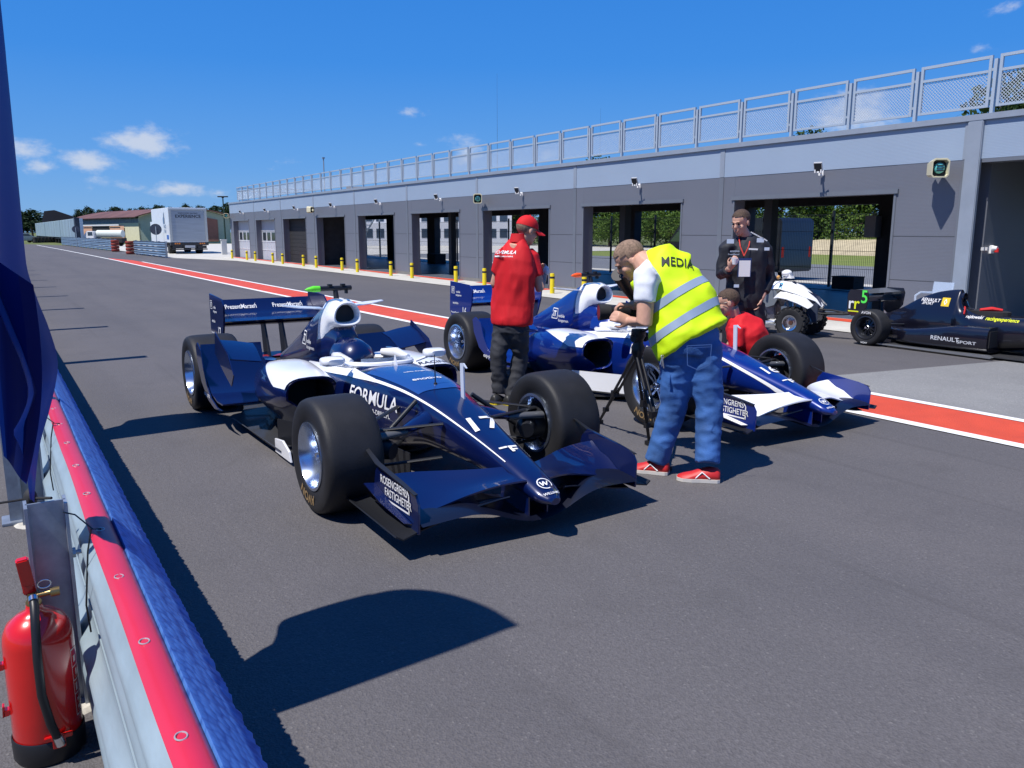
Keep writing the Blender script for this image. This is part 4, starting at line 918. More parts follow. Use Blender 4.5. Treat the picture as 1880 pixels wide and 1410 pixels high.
b = MB(); b.tube([neck+up*.075, neck+up*.04, neck+up*.0], [.066,.074,.085], 18, flat=(fw,.9)); b.build('collar', red, p, smooth=60).location = -p.location
b = MB(); j = mat('black_jeans', (.030,.032,.040), .8, var=.3, bump=.2, bscale=200)
kL, kR = at(915,650,H-.02), at(955,655,H+.03); aL, aR = at(916,722,H-.02), at(940,733,H-.05)
b.tube([hip+up*.08, hip-up*.02, hip-up*.10], [.17,.175,.165], 20, flat=(fw,.72))
limb(b, [hip-rt*.085-up*.06, kL, aL], [.105,.082,.066]); limb(b, [hip+rt*.085-up*.06, kR, aR], [.105,.082,.066])
remesh(b, .011, 'jeans', j, p, 2, .012, 8, (.9,.9,1.5))
shb = mat('black_shoe', (.02,.02,.02), .5); ysl = mat('yellow_sole', (.65,.50,.02), .5)
for a in (aL, aR): f0 = Vector((a.x, a.y, 0)); shoe(p, f0+fw*.10+RH*.03-FH*.0, f0-fw*.10, shb, ysl)
q = lambda x, y, z: hc+HR @ Vector((x, y, z))*1.04-p.location
cap_m = mat('red_cap', (.62,.008,.012), .8, bump=.1, bscale=200)
b = MB(); V = [[q(.084*sin(t)*cos(a), -.012+.106*sin(t)*sin(a), .035+.100*cos(t)) for a in np.linspace(0, 2*pi, 28, False)] for t in np.linspace(.02, 1.62, 12)]; b.loft(V, cap=False); b.sphere(q(0,-.012,.136), .008); capo = b.build('cap', cap_m, p, smooth=True)
b = MB(); b.sheet([[q(.078*sin(a)*(1+.0*t), .078*cos(a)*1.0+.02+t*.085*cos(a)**.5 if cos(a) > 0 else .02, .038-.022*t-.03*sin(a)**2) for a in np.linspace(-1.35, 1.35, 15)] for t in (0,.35,.7,1)], .005); b.build('visor', cap_m, capo, smooth=True)
head_bits(p, hc, HR, hair_grey, 1.04, .01)
gl = mat('glasses_frame', (.01,.01,.012), .2)
def glasses(p, hc, HR, s=1.04):
    q = lambda x, y, z: hc+HR @ Vector((x, y, z))*s-p.location
    b = MB()
    for k in (-1, 1):
        b.tube([q(k*.010,.098,.018), q(k*.052,.088,.018), q(k*.05,.088,-.010), q(k*.018,.097,-.012), q(k*.010,.098,.018)], .0028, 6); b.tube([q(k*.052,.088,.014), q(k*.080,.02,.014), q(k*.082,-.01,.006)], .0028, 6)
    b.tube([q(-.01,.099,.014), q(.01,.099,.014)], .0025, 6); b.build('glasses', gl, p, smooth=True)
glasses(p, hc, HR)
Ts = bvh([sh]); oo = at(941,463,H)-p.location; uu = (rt*1.0).normalized()
decal(p, 'FORMULA', oo-fw*.1, uu, up, .043, matte_white, Ts, .007, sub=1, wx=1.1, shear=.2, back=.6); decal(p, 'FORMULA-DRIVE.PL', oo-up*.036-fw*.1+rt*.02, uu, up, .016, matte_white, Ts, .006, sub=1, back=.6); decal(p, polys(bar(-1,0,1,0,.5)), oo-up*.034-fw*.1-rt*.075, uu, up, .03, matte_white, Ts, .006, sub=2, back=.6)
cupm = mat('crumpled_paper', (.62,.66,.72), .6)
b = MB(); b.sphere((0,0,0), (.03,.03,.045), 10, 7); o = b.build('paper_cup', cupm); o.location = at(1003,497,H+.16); tag(o, 'small pale paper cup in the hand of the red cap man', 'cup')

# --- cameraman in the yellow vest, bent over his camera
H = 5.17
p = root('person', 'bending cameraman in fluorescent yellow vest, blue jeans and red sneakers', 'person', (at(1245,860,H).x, at(1245,860,H).y, 0))
jm = mat('blue_jeans', (.038,.12,.34), .8, var=.45, vscale=3.5, bump=.25, bscale=180)
vest = mat('yellow_vest', (.62,.86,.002), .65, bump=.1, bscale=200, emit=0)
hip = at(1264,612,H+.02); bl = at(1252,560,H+.07); mid = at(1222,525,H+.12); ch = at(1200,500,H+.15); nk = at(1178,478,H+.2)
spine = (nk-hip).normalized(); side = RH*.92+FH*.25*-1; side = (side-spine*side.dot(spine)).normalized(); fr = side.cross(spine).normalized()
if fr.dot(FH) < 0: fr = -fr
hc = at(1157,478,H+.27); hf = (-RH*.78+FH*.10-up*.62).normalized(); HR = basis(hf, (Vector((0,0,1))*.6-RH*.75)); 
sL = at(1188,506,H+.02); eL = at(1183,592,H-.04); wL = at(1158,590,H+.14); sR = at(1256,500,H+.24); eR = at(1215,560,H+.5); wR = at(1160,560,H+.42)
b = MB(); head_mb(b, hc, HR, 1.06); b.tube([hc-(HR @ Vector((0,.03,.05))), nk, ch], [.062,.072,.12], 14)
limb(b, [sL, eL, wL], [.062,.054,.034]); limb(b, [sR, eR, wR], [.06,.05,.034])
hand(b, wL, (-RH+up*.35+FH*.1), (-FH+up*.3), -1, .55, 1.05); hand(b, wR, (-RH+FH*.1), up, 1, .7)
remesh(b, .0068, 'body', skin, p, 2)
head_bits(p, hc, HR, hair_grey, 1.06, .004)
tee = mat('white_tshirt', (.78,.80,.84), .8, bump=.1, bscale=200)
b = MB(); limb(b, [sL+side*.06-spine*.0, sL, sL*.42+eL*.58], [.095,.088,.074]); b.tube([nk-spine*.01, ch], [.085,.11], 16, flat=(fr,.8)); limb(b, [sR, sR*.5+eR*.5], [.09,.075])
remesh(b, .011, 't_shirt', tee, p, 3, .010, 8)
b = MB(); b.tube([nk-spine*.02+side*.01, ch+side*.05+spine*.03, ch+side*.03, mid+side*.0, bl, hip+spine*.04, hip-spine*.055, hip-spine*.065], [.08,.165,.195,.215,.235,.25,.262,.25], 30, flat=(fr, .70))
limb(b, [at(1196,476,H+.17), at(1232,482,H+.14), at(1266,489,H+.12)], [.075,.095,.095]); limb(b, [at(1258,496,H+.12), at(1262,528,H+.1), at(1272,560,H+.07)], [.09,.11,.11])
v_ = remesh(b, .011, 'vest', vest, p, 9, .009, 6, (1,1,1.2))
Tv = bvh([v_])
rfl = mat('reflective_tape', (.38,.46,.55), .35, metal=.3)
for dd in (.045, .21):                                                     # reflective hoops
    c0 = hip+spine*(dd+.03); n_ = 56; G_ = [[], []]
    for k in range(n_+1):
        a = 2*pi*k/n_; d = side*cos(a)+fr*sin(a)
        for r_, e in ((0, -.026), (1, .026)):
            o_ = c0+spine*(e-.02*cos(a)*0); h = Tv.ray_cast(o_+d*.6-p.location, -d, .6); G_[r_].append((h[0]+d*.004) if h[0] is not None else o_+d*.22-p.location)
    b = MB(); b.sheet(G_); b.build('reflective_band', rfl, v_, smooth=True)
oo = at(1254,456,H-.1)-p.location
decal(v_, text_geo('MEDIA', .006), oo, (RH*.97-up*.05), (up*.8+FH*.6-RH*.25), .092, mat('black_print', (.015,.015,.015), .6), Tv, .006, sub=2, wx=.80, back=.4)
b = MB(); hp2 = hip-up*.02
kL, kR = at(1238,742,H+.06), at(1303,745,H-.02); aL, aR = at(1205,848,H+.06), at(1298,850,H-.12)
b.tube([hip+spine*.06, hip-up*.02, hip-up*.13], [.175,.20,.19], 24, flat=(FH,.82))
limb(b, [hip-RH*.075-up*.07, hip*.5+kL*.5-RH*.02, kL, kL*.5+aL*.5, aL], [.135,.118,.094,.083,.080]); limb(b, [hip+RH*.085-up*.07, hip*.5+kR*.5+RH*.03, kR, kR*.5+aR*.5, aR], [.135,.118,.094,.083,.080])
jo = remesh(b, .010, 'jeans', jm, p, 3, .009, 8, (.9,.9,1.5)); Tj = bvh([jo])
pk = mat('jeans_seam', (.06,.13,.33), .8)
seam = [bar(-.5,.45,.5,.5,.03), bar(-.5,.45,-.45,-.35,.03), bar(.5,.5,.46,-.32,.03), bar(-.45,-.35,0,-.55,.03), bar(0,-.55,.46,-.32,.03), bar(-.5,.36,.5,.41,.02)]
decal(jo, polys(*seam), at(1283,655,H-.3)-p.location, RH, up, .15, pk, Tj, .003, sub=2, back=.0, name='back_pocket')
b = MB(); b.tube([hip+spine*.055+(side*cos(a)+fr*sin(a)*.75)*.192 for a in np.linspace(0, 2*pi, 25)], .02, 8, flat=(fr*0+Vector((1,0,0)), 1), cap=False); bo_ = b.build('belt', black, p, smooth=True); bo_.location = -p.location
redsh = mat('red_shoe', (.50,.02,.02), .5); wsole = mat('pale_sole', (.55,.52,.48), .6)
fL = Vector((aL.x, aL.y, 0)); fR = Vector((aR.x, aR.y, 0)); dL = (-RH*.85+FH*.35).normalized()
for f0, d_, sg in ((fL, dL, 1), (fR, (-RH*.75+FH*.15).normalized(), 1)):
    so_ = shoe(p, f0+d_*.19, f0-d_*.085, redsh, wsole, .052)
    b = MB(); sd = d_.cross(up); c = f0-p.location
    for k in (-1, 1): b.tube([c-d_*.02+sd*.049*k*1+up*.03, c+d_*.03+sd*.046*k+up*.07, c+d_*.07+sd*.05*k+up*.03], .005, 6)
    b.build('stripe', matte_white, so_, smooth=True)
b = MB(); lt = at(1216,655,H-.10)-p.location
b.tube([lt+Vector((.012*cos(a), 0, .012*sin(a))) for a in np.linspace(0, 2*pi, 10)], .002, 5)
for k in range(3): b.tube([lt, lt-up*(.05+.012*k)+RH*.012*(k-1)], .004, 5)
b.build('key_ring', alu, p)

# --- driver in the black overalls with a cup
H = 8.60
p = root('person', 'standing driver in black racing overalls with a lanyard badge, behind the cars', 'person', (at(1365,700,H).x, at(1365,700,H).y, 0))
fw = (-FH*.93-RH*.35).normalized(); rt = Vector((fw.y, -fw.x, 0)); ov = mat('black_overalls', (.014,.015,.022), .7, var=.2, bump=.15, bscale=120)
nk = at(1369,430,H); ch = at(1368,470,H); be = at(1368,510,H); hip = at(1368,548,H); hc = at(1360,409,H-.04); hf = (-RH*.70-FH*.60-up*.28).normalized(); HR = basis(hf)
sA = at(1333,452,H); sB = at(1405,452,H); eA = at(1327,505,H-.02); wA = at(1340,492,H-.25); eB = at(1411,510,H+.04); wB = at(1398,548,H-.08)
b = MB(); head_mb(b, hc, HR, 1.08); b.tube([hc-up*.05, nk-up*.02, ch], [.056,.065,.12], 14); limb(b, [sA, eA, wA], [.05,.045,.03]); hand(b, wA, (at(1346,482,H-.3)-wA), -FH*.9-RH*.3, -1, .6); limb(b, [sB, eB, wB], [.05,.045,.03]); hand(b, wB, -up*.9-RH*.3, RH, 1, .4)
remesh(b, .0075, 'body', skin2, p, 2); head_bits(p, hc, HR, hair_br, 1.08, .03)
b = MB(); b.tube([nk-up*.01, nk-up*.06, ch+up*.06, ch, be, hip, hip-up*.1], [.07,.14,.215,.225,.205,.20,.18], 26, flat=(fw, .62))
limb(b, [sA+RH*.07+up*.01, sA-up*.03, eA, eA*.25+wA*.75], [.095,.080,.072,.055]); limb(b, [sB-RH*.07+up*.01, sB-up*.03, eB, eB*.3+wB*.7], [.095,.080,.072,.058])
for k in (-1, 1): a0 = hip+RH*.1*k-up*.05; limb(b, [a0, a0-up*.42+RH*.03*k, Vector((a0.x, a0.y, .09))+RH*.04*k], [.12,.10,.085])
so_ = remesh(b, .011, 'overalls', ov, p, 2, .015, 7, (1.1,1.1,.8)); To = bvh([so_])
for k in (-1, 1): f0 = Vector((hip.x, hip.y, 0))+RH*.14*k; shoe(p, f0+fw*.17, f0-fw*.1, shb, black)
pale = mat('pale_print', (.55,.62,.72), .6)
def dv(geo, px, py, sz, m=pale, **k): decal(p, geo, at(px, py, H-.6)-p.location, RH, up, sz, m, To, .005, back=.0, **k)
sq = polys([(-.5,-.3),(.5,-.3),(.5,.3),(-.5,.3)])
dv('enotivo', 1349, 461, .030, sub=0); dv('PrezentMarzeń', 1347, 467, .018); dv('nobile', 1346, 473, .026)
dv(sq, 1341, 443, .07, sub=3); dv(sq, 1396, 441, .07, sub=3); dv(sq, 1408, 457, .05, sub=3); dv(sq, 1352, 525, .05, sub=3); dv(polys(bar(-1,0,1,-.1,.35)), 1383, 457, .045, matte_white, sub=2)
for k in (0, 1): dv(polys(bar(-1,.5,1,-.5,.12)), 1392+k*3, 433+k*2, .075, matte_white, sub=3)
b = MB(); badge = at(1367,489,H-.19)-p.location
for a_, c_ in ((1362,1356),(1367,1383)): b.tube([at(1366,470,H-.19)-p.location, at((a_+c_)/2,452,H-.165)-p.location, at(c_ if c_ < 1370 else 1378,433,H-.02)-p.location], .006, 6, flat=(FH,.3))
b.build('lanyard', mat('red_ribbon', (.6,.05,.03), .7), p)
lb = root('badge', 'white card badge in a plastic sleeve hanging on the driver\'s chest', 'badge', badge+p.location, -radians(32.727)+.0)
b = MB(); b.bb(-.068,.068,-.003,.003,-.11,.085); b.build('badge_sleeve', mat('badge_blue', (.02,.04,.14), .3), lb)
b = MB(); b.bb(-.058,.058,-.006,-.003,-.105,.06); b.build('badge_card', matte_white, lb)
b = MB(); b.lathe([(0,-.03),(.022,-.03),(.034,.03),(.031,.03),(.02,-.025),(0,-.025)], n=18); b.tube([(.03,0,.018),(.05,0,.01),(.045,0,-.012),(.026,0,-.015)], .004, 6); o = b.build('coffee_cup', white, smooth=40); o.location = at(1349,480,H-.36); tag(o, 'small white cup held up by the driver in black overalls', 'cup')

# --- crouching man in red behind car 16
H = 7.9
p = root('person', 'crouching man in red polo shirt and glasses beside the blue car', 'person', (at(1370,700,H).x, at(1370,700,H).y, 0))
fw = (-RH*.85+FH*.35).normalized(); rt = Vector((fw.y, -fw.x, 0))
hc = at(1336,556,H-.02); hf = (-RH*.92+FH*.15-up*.25).normalized(); HR = basis(hf)
nk = at(1347,580,H); ch = at(1368,606,H); be = at(1382,645,H); hip = at(1388,685,H); sL = at(1352,604,H-.16); eL = at(1350,655,H-.22); wL = at(1322,640,H-.1); sR = at(1362,600,H+.17); eR = at(1335,645,H+.25)
b = MB(); head_mb(b, hc, HR, 1.08); b.tube([hc-HR @ Vector((0,.035,.05)), nk, ch], [.055,.066,.11], 14); limb(b, [sL, eL, wL], [.055,.048,.032]); limb(b, [sR, eR, at(1315,640,H+.2)], [.055,.048,.032]); hand(b, wL, fw-up*.2, up-FH*.4, -1, .4); hand(b, at(1315,640,H+.2), fw-up*.2, up, 1, .4)
remesh(b, .0075, 'body', skin, p, 2); head_bits(p, hc, HR, hair_br, 1.08, .022); glasses(p, hc, HR, 1.08)
sp = (nk-hip).normalized(); frn = rt.cross(sp).normalized()
b = MB(); b.tube([nk-sp*.0, nk-sp*.05, ch, be, hip], [.075,.15,.235,.25,.22], 24, flat=(frn,.8)); limb(b, [sL+up*.03, sL, sL*.3+eL*.7], [.09,.088,.076]); limb(b, [sR, sR*.4+eR*.6], [.085,.075])
rs = remesh(b, .012, 'polo_shirt', red, p, 3, .012, 6)
b = MB(); kn = at(1330,690,H-.1); limb(b, [hip-up*.02, Vector((kn.x, kn.y, .42))], [.13,.09]); limb(b, [Vector((kn.x, kn.y, .42)), Vector((hip.x, hip.y, .08))-RH*.1], [.09,.06]); limb(b, [hip+FH*.15, Vector((kn.x, kn.y, .12))+FH*.3, Vector((hip.x, hip.y, .08))+FH*.25+RH*.1], [.12,.085,.06])
remesh(b, .014, 'jeans', j, p, 3, .01, 7)
for k in (0, 1): f0 = Vector((hip.x, hip.y, 0))-RH*.1+FH*.28*k+RH*.15*k; shoe(p, f0+fw*.15, f0-fw*.08, shb, black)
# ------------------------------------------------------------------ video camera and tripod
Ht = 5.72; hd_ = at(1172,622,Ht)
t = root('tripod', 'black twin tube camera tripod standing between the two blue cars', 'tripod', (hd_.x, hd_.y, 0))
L = lambda v: Vector(v)-t.location
feet = [at(1100,775,6.65), at(1192,812,5.95), at(1224,862,5.27)]
for f in feet:
    f.z = .02; top = hd_-Vector((0,0,.10)); b = MB(); d = (f-top).normalized(); s_ = d.cross(Vector((0,0,1))).normalized()*.017; m_ = top+(f-top)*.55
    for k in (-1, 1): b.tube([L(top+s_*k), L(m_+s_*k)], .011, 8); b.tube([L(m_+s_*k*.6-d*.1), L(f+s_*k*.2)], .008, 8)
    b.box(L(m_), (.06,.035,.05)); b.box(L(top+(f-top)*.8), (.045,.03,.035)); b.box(L(f), (.05,.05,.03)); b.build('leg', black, t, smooth=50)
b = MB(); b.lathe([(0,-.16),(.03,-.15),(.045,-.10),(.05,-.06),(.035,-.03),(.04,0),(.055,.02),(.05,.07),(0,.07)], L(hd_), n=20); b.build('fluid_head', black, t, smooth=50)
b = MB(); b.tube([L(hd_+Vector((0,0,.04))), L(at(1215,592,Ht-.3))], .009, 8); b.tube([L(at(1205,600,Ht-.22)), L(at(1226,592,Ht-.36))], .015, 8); b.build('pan_handle', black, t, smooth=50)
b = MB(); c_ = L(hd_)
for k in (-1, 1): b.lathe([(0,0),(.032,0),(.036,.012),(.03,.03),(0,.03)], (c_.x+.05*k, c_.y, c_.z+.01), 'x', 14)
b.build('tension_knob', blackm, t, smooth=50)
cc = at(1190,572,Ht+.05); cm = root('video_camera', 'black shoulder video camera with big viewfinder on the tripod', 'video camera', cc)
ax = (-RH*.96-FH*.1).normalized(); Rc = basis(ax); Q = lambda x, y, z: Rc @ Vector((x, y, z))
b = MB(); b.box((0,0,0), (.11,.26,.15), Rc); b.box(Q(0,-.17,.0), (.09,.10,.12), Rc); b.box(Q(0,0,-.085), (.07,.2,.03), Rc); b.build('camera_body', black, cm, bevel=.008)
b = MB(); 
def tubeY(b, y0, y1, r0, r1, x=0, z=0): b.tube([Q(x,y0,z), Q(x,y1,z)], [r0, r1], 20)
tubeY(b,.12,.19,.045,.048); tubeY(b,.19,.22,.052,.052); tubeY(b,.22,.27,.046,.046); b.build('lens', black, cm, smooth=40)
b = MB(); tubeY(b,.275,.36,.050,.062); b.build('lens_hood', blackm, cm, smooth=40)
b = MB(); tubeY(b,.3605,.362,.05,.05); b.build('front_glass', mat('lens_glass', (.02,.03,.05), .03, spec=1), cm)
b = MB(); vf = cm.location; p0 = at(1166,548,Ht)-vf; p1 = at(1150,525,Ht-.1)-vf; p2 = at(1136,503,Ht-.2)-vf; b.tube([p0, p1, p1+(p2-p1)*.5, p2], [.035,.045,.048,.055], 16); b.tube([at(1180,548,Ht)-vf, p0+Vector((0,0,.02))], .02, 8); b.build('viewfinder', black, cm, smooth=40)
b = MB(); b.tube([Q(.0,.11,.075), Q(0,.10,.13), Q(0,-.08,.13), Q(0,-.10,.075)], .011, 8); b.box(Q(0,.13,.16), (.03,.12,.03), Rc); b.tube([Q(0,.05,.18), Q(0,.22,.185)], .014, 8); b.build('top_handle', black, cm, smooth=50)

# ------------------------------------------------------------------ quad bike
qh = (RH*.74-FH*.67).normalized(); q0 = at(1470,606,12.45); q0.z = .006
qd = root('quad_bike', 'white and red quad bike with chunky tyres parked at the garage apron', 'quad bike', q0, math.atan2(qh.y, qh.x)); qd.scale = (1.06,1.06,1.10)
knob = mat('quad_tyre', (.018,.018,.02), .8, var=.3)
for x, y, r, wd in ((0,-.34,.215,.17),(0,.34,.215,.17),(-.98,-.32,.205,.22),(-.98,.32,.205,.22)):
    s = -1 if y < 0 else 1; w_ = root('wheel', '', '', (x, y, r)); del w_['label']; del w_['category']; w_.parent = qd; h = wd/2
    b = MB(); b.lathe([(.10,-h*.8),(.13,-h),(r*.86,-h*.98),(r*.95,-h*.8),(r*.96,0),(r*.95,h*.8),(r*.86,h*.98),(.13,h),(.10,h*.8)], ax='y', n=40, closed=True)
    for k in range(18):
        for j in (-.75,-.25,.25,.75):
            a = 2*pi*(k+(.5 if abs(j) < .5 else 0))/18; b.box((r*.97*cos(a), j*h*.95, r*.97*sin(a)), (.022,.045*wd/.17,.045), RY(-a))
    b.build('tyre', knob, w_, smooth=35)
    b = MB(); b.lathe([(.105,s*h*.86),(.108,s*h*.95),(.095,s*h*.9),(.085,s*h*.5),(.07,s*h*.3),(.03,s*h*.35),(0,s*h*.35)], ax='y', n=32); b.lathe([(.1,-h*.8),(.09,0),(.1,h*.8)], ax='y', n=32); b.build('rim', alu, w_, smooth=40)
    b = MB(); b.lathe([(0,s*h*.5),(.03,s*h*.5),(.035,s*h*.3)], ax='y', n=10); b.lathe([(.0,-s*h*.5),(.08,-s*h*.5),(.08,-s*h*.55),(0,-s*h*.55)], ax='y', n=20); b.build('hub', mat('rusty_hub', (.12,.06,.045), .6, metal=.5), w_)
qw = mat('quad_white', (.80,.80,.79), .28, coat=.6)
b = MB()                                                                    # nose cowl and front mudguards in one moulding
G_ = []
for x, hw, zc, ze in ((.30,.05,.44,.42),(.22,.10,.54,.50),(.10,.17,.62,.55),(-.02,.22,.70,.60),(-.15,.22,.74,.63),(-.30,.16,.755,.65),(-.42,.12,.74,.64),(-.52,.10,.70,.60)):
    G_.append([(x, hw*t, zc-(zc-ze)*abs(t)**1.6) for t in np.linspace(-1, 1, 11)])
b.sheet(G_, .012); b.build('front_cowl', qw, qd, smooth=50)
for s in (-1, 1):
    b = MB(); b.sheet([[(.23, s*.17, .46), (.24, s*.26, .44), (.22, s*.34, .42)], [(.12, s*.16, .545), (.12, s*.30, .53), (.10, s*.42, .49)], [(-.02, s*.16, .60), (-.03, s*.31, .585), (-.05, s*.46, .545)], [(-.16, s*.15, .64), (-.18, s*.29, .60), (-.2, s*.42, .555)], [(-.27, s*.14, .63), (-.29, s*.24, .58), (-.31, s*.31, .53)]], .01); b.build('mudguard', qw, qd, smooth=60)
    b = MB(); b.prism([(-.50,.62),(-.66,.52),(-.80,.42),(-.97,.56),(-1.0,.62),(-.70,.585)], 'y', s*.13, s*.17); b.build('side_panel', qw, qd, bevel=.006)
    b = MB(); b.prism([(-.36,.64),(-.52,.60),(-.56,.47),(-.47,.38),(-.35,.42),(-.28,.55)], 'y', s*.15, s*.175); b.build('tank_panel', mat('grey_panel', (.16,.18,.2), .35, coat=.4), qd, bevel=.006)
    b = MB(); b.sheet([[(-.80, s*.14, .55), (-.82, s*.3, .53), (-.84, s*.44, .50)], [(-1.0, s*.14, .60), (-1.02, s*.3, .58), (-1.04, s*.44, .55)], [(-1.15, s*.12, .58), (-1.17, s*.28, .56), (-1.18, s*.40, .52)]], .01); b.build('mudguard', qw, qd, smooth=60)
    b = MB(); b.tube([(.02, s*.30, .2), (-.02, s*.10, .24)], .012, 6); b.tube([(-.10, s*.30, .18), (-.22, s*.10, .2)], .012, 6); b.tube([(.1, s*.3, .19), (.12, s*.08, .22)], .012, 6); b.build('wishbones', steel, qd, smooth=50)
    b = MB(); b.tube([(-.02, s*.24, .23), (-.06, s*.13, .54)], .015, 8); b.tube([(-.03, s*.225, .28), (-.055, s*.15, .48)], .028, 10); b.build('shock_absorber', alu, qd, smooth=50)
    b = MB(); b.tube([(-.34, s*.05, .80), (-.40, s*.16, .87), (-.47, s*.30, .89), (-.50, s*.38, .885)], .011, 8); b.build('handlebar', steel, qd, smooth=50)
    b = MB(); b.tube([(-.48, s*.31, .89), (-.51, s*.41, .885)], .018, 10); b.tube([(-.42, s*.28, .90), (-.40, s*.38, .89)], .005, 6); b.box((-.45, s*.24, .90), (.05,.05,.05)); b.build('grip', black, qd, smooth=50)
    b = MB(); b.sphere((-.30, s*.2, .82), (.025,.028,.028), 10, 8); b.tube([(-.3, s*.2, .82), (-.34, s*.1, .80)], .007, 6); b.build('indicator', mat('amber_lens', (.6,.3,.08), .3), qd, smooth=True)
b = MB(); b.prism([(.23,.56),(.30,.45),(.28,.40),(.0,.66),(-.14,.745),(-.16,.765)], 'y', -.055, .055); b.build('headlamp_panel', mat('smoke_panel', (.02,.03,.07), .12, coat=.8), qd, bevel=.01)
b = MB(); b.sphere((-.26, 0, .87), (.075,.085,.05), 14, 10); b.prism([(-.20,.86),(-.16,.80),(-.3,.80)], 'y', -.05, .05); b.build('handlebar_pod', qw, qd, smooth=40)
b = MB(); b.loft([[(x, w_*cos(a), z+h_*sin(a)) for a in np.linspace(0, 2*pi, 16, False)] for x, w_, z, h_ in ((-.44,.06,.70,.03),(-.5,.10,.68,.05),(-.72,.12,.60,.05),(-.95,.14,.625,.045),(-1.06,.12,.66,.03),(-1.1,.06,.665,.015))]); b.build('seat', mat('red_seat', (.30,.02,.035), .6), qd, smooth=60)
b = MB(); b.bb(-.66,-.36,-.11,.11,.22,.46); b.lathe([(0,-.14),(.09,-.14),(.1,-.12),(.1,.12),(.09,.14),(0,.14)], (-.58,0,.28), 'y', 20); b.bb(-.42,-.30,-.08,.08,.40,.56); b.build('engine', mat('engine_metal', (.22,.22,.24), .35, metal=.8, var=.3, vscale=20), qd, bevel=.012)
b = MB(); b.tube([(-.3,-.12,.32),(-.2,-.15,.22),(-.45,-.17,.18),(-.75,-.17,.24)], .018, 8); b.tube([(-.75,-.17,.24),(-1.1,-.18,.42)], [.03,.05], 12); b.build('exhaust', alu, qd, smooth=50)
b = MB()
for s in (-1, 1):
    b.tube([(.2,s*.09,.20),(-.3,s*.12,.15),(-.75,s*.12,.16),(-1.0,s*.10,.5)], .014, 8); b.tube([(.18,s*.09,.22),(.05,s*.08,.55),(-.3,s*.06,.66)], .014, 8); b.tube([(-.75,s*.12,.16),(-.6,s*.1,.55)], .014, 8); b.bb(-.78,-.22,s*.2-.05,s*.2+.05,.15,.165)
b.tube([(-.98,-.3,.205),(-.98,.3,.205)], .02, 8); b.tube([(-.2,0,.35),(-.32,0,.80)], .018, 8); b.build('frame', mat('frame_grey', (.35,.37,.40), .35, metal=.7), qd, smooth=50)
b = MB()
for s in (-1, 1): b.tube([(.10,s*.07,.36),(.32,s*.08,.34),(.62,s*.06,.35),(.68,0,.355)], .014, 8)
b.tube([(.2,-.08,.40),(.45,-.02,.39),(.68,0,.36)], .012, 8); b.tube([(.35,0,.33),(.6,0,.36)], .035, 10, flat=((0,0,1),.5)); b.build('front_bumper', blackm, qd, smooth=50)
b = MB(); b.prism([(.2,.20),(.27,.24),(.27,.45),(.12,.56),(.1,.3)], 'y', -.10, .10); b.build('radiator_guard', mat('dark_panel_plastic', (.04,.05,.08), .35), qd, bevel=.008)
decal(qd, 'R', (-.28,-.28,.70), (1,0,0), (0,0,1), .10, mat('teal_print', (.05,.35,.5), .4), bvh([o for o in kids(qd) if o.name.startswith('front_cowl')]), .014, sub=1)

# ------------------------------------------------------------------ clear chair by the wall
acr = mat('clear_acrylic', (.60,.70,.85), .08, alpha=.42, spec=1, coat=1)
ch_ = root('clear_chair', 'transparent plastic armchair against the garage wall behind the black car', 'chair', (12.78, 7.33, .012), radians(-10))
b = MB(); b.bb(-.20,.20,-.2,.2,.36,.40); b.build('seat', acr, ch_, bevel=.01)
b = MB(); b.sheet([[(.20+.05*t, -.19+.38*u, .40+.38*t) for u in np.linspace(0,1,5)] for t in np.linspace(0,1,6)], .012); b.build('backrest', acr, ch_, smooth=True)
for sx in (-1, 1):
    for sy in (-1, 1): b = MB(); b.tube([(.17*sx,.17*sy,.36),(.2*sx,.18*sy,0)], [.022,.014], 8); b.build('leg', acr, ch_)
for s in (-1, 1): b = MB(); b.tube([(.22,s*.2,.6),(.0,s*.22,.61),(-.12,s*.21,.56),(-.12,s*.2,.40)], .018, 8); b.build('armrest', acr, ch_, smooth=True)

# ------------------------------------------------------------------ pit wall barrier on the left
Y0, Y1 = .25, 78
gr = root('pit_wall_barrier', 'left guard rail with a red banner and blue scaly mat over its top', 'guard rail', (0, 0, 0))
rail_m = mat('barrier_steel', (.36,.45,.50), .45, metal=.35, var=.14, vscale=7, bump=.08, bscale=25, stretch=(1,.35,1))
def wbeam(x, z, name='rail', d=-.045, y0=Y0, y1=Y1, p=gr, m=rail_m, out=0, h=.31):
    pr = []
    for t in np.linspace(0, 1, 29):
        k = .5-.5*cos(t*2*pi); k = min(1, max(0, (k-.05)*1.6))-.25*math.exp(-((t-.5)/.09)**2); pr.append((x+d*k, z+h*(1-t)))
    b = MB(); b.sheet([[(a, y0, c) for a, c in pr], [(a, (y0+y1)/2, c) for a, c in pr], [(a, y1, c) for a, c in pr]], .006); return b.build(name, m, p, smooth=60)
wbeam(.208, .355); wbeam(.175, .03)
redv = mat('red_vinyl', (.56,.020,.052), .42, var=.04, vscale=4, coat=.25, cr=.25)
b = MB(); pr = [(.186,.660),(.196,.672),(.215,.677),(.24,.672),(.256,.655),(.262,.60),(.264,.3),(.264,.1)]
G_ = []
for y in np.concatenate([np.arange(Y0, 12, .11), np.arange(12, Y1, 2)]): G_.append([(x-(.006*noise.noise(Vector((y*1.3,0,0))) if i < 2 else 0), y, z+.004*noise.noise(Vector((y*2.1,i*.7,3)))) for i, (x, z) in enumerate(pr)])
b.sheet(G_, .0015); ban = b.build('banner', redv, gr, smooth=60)
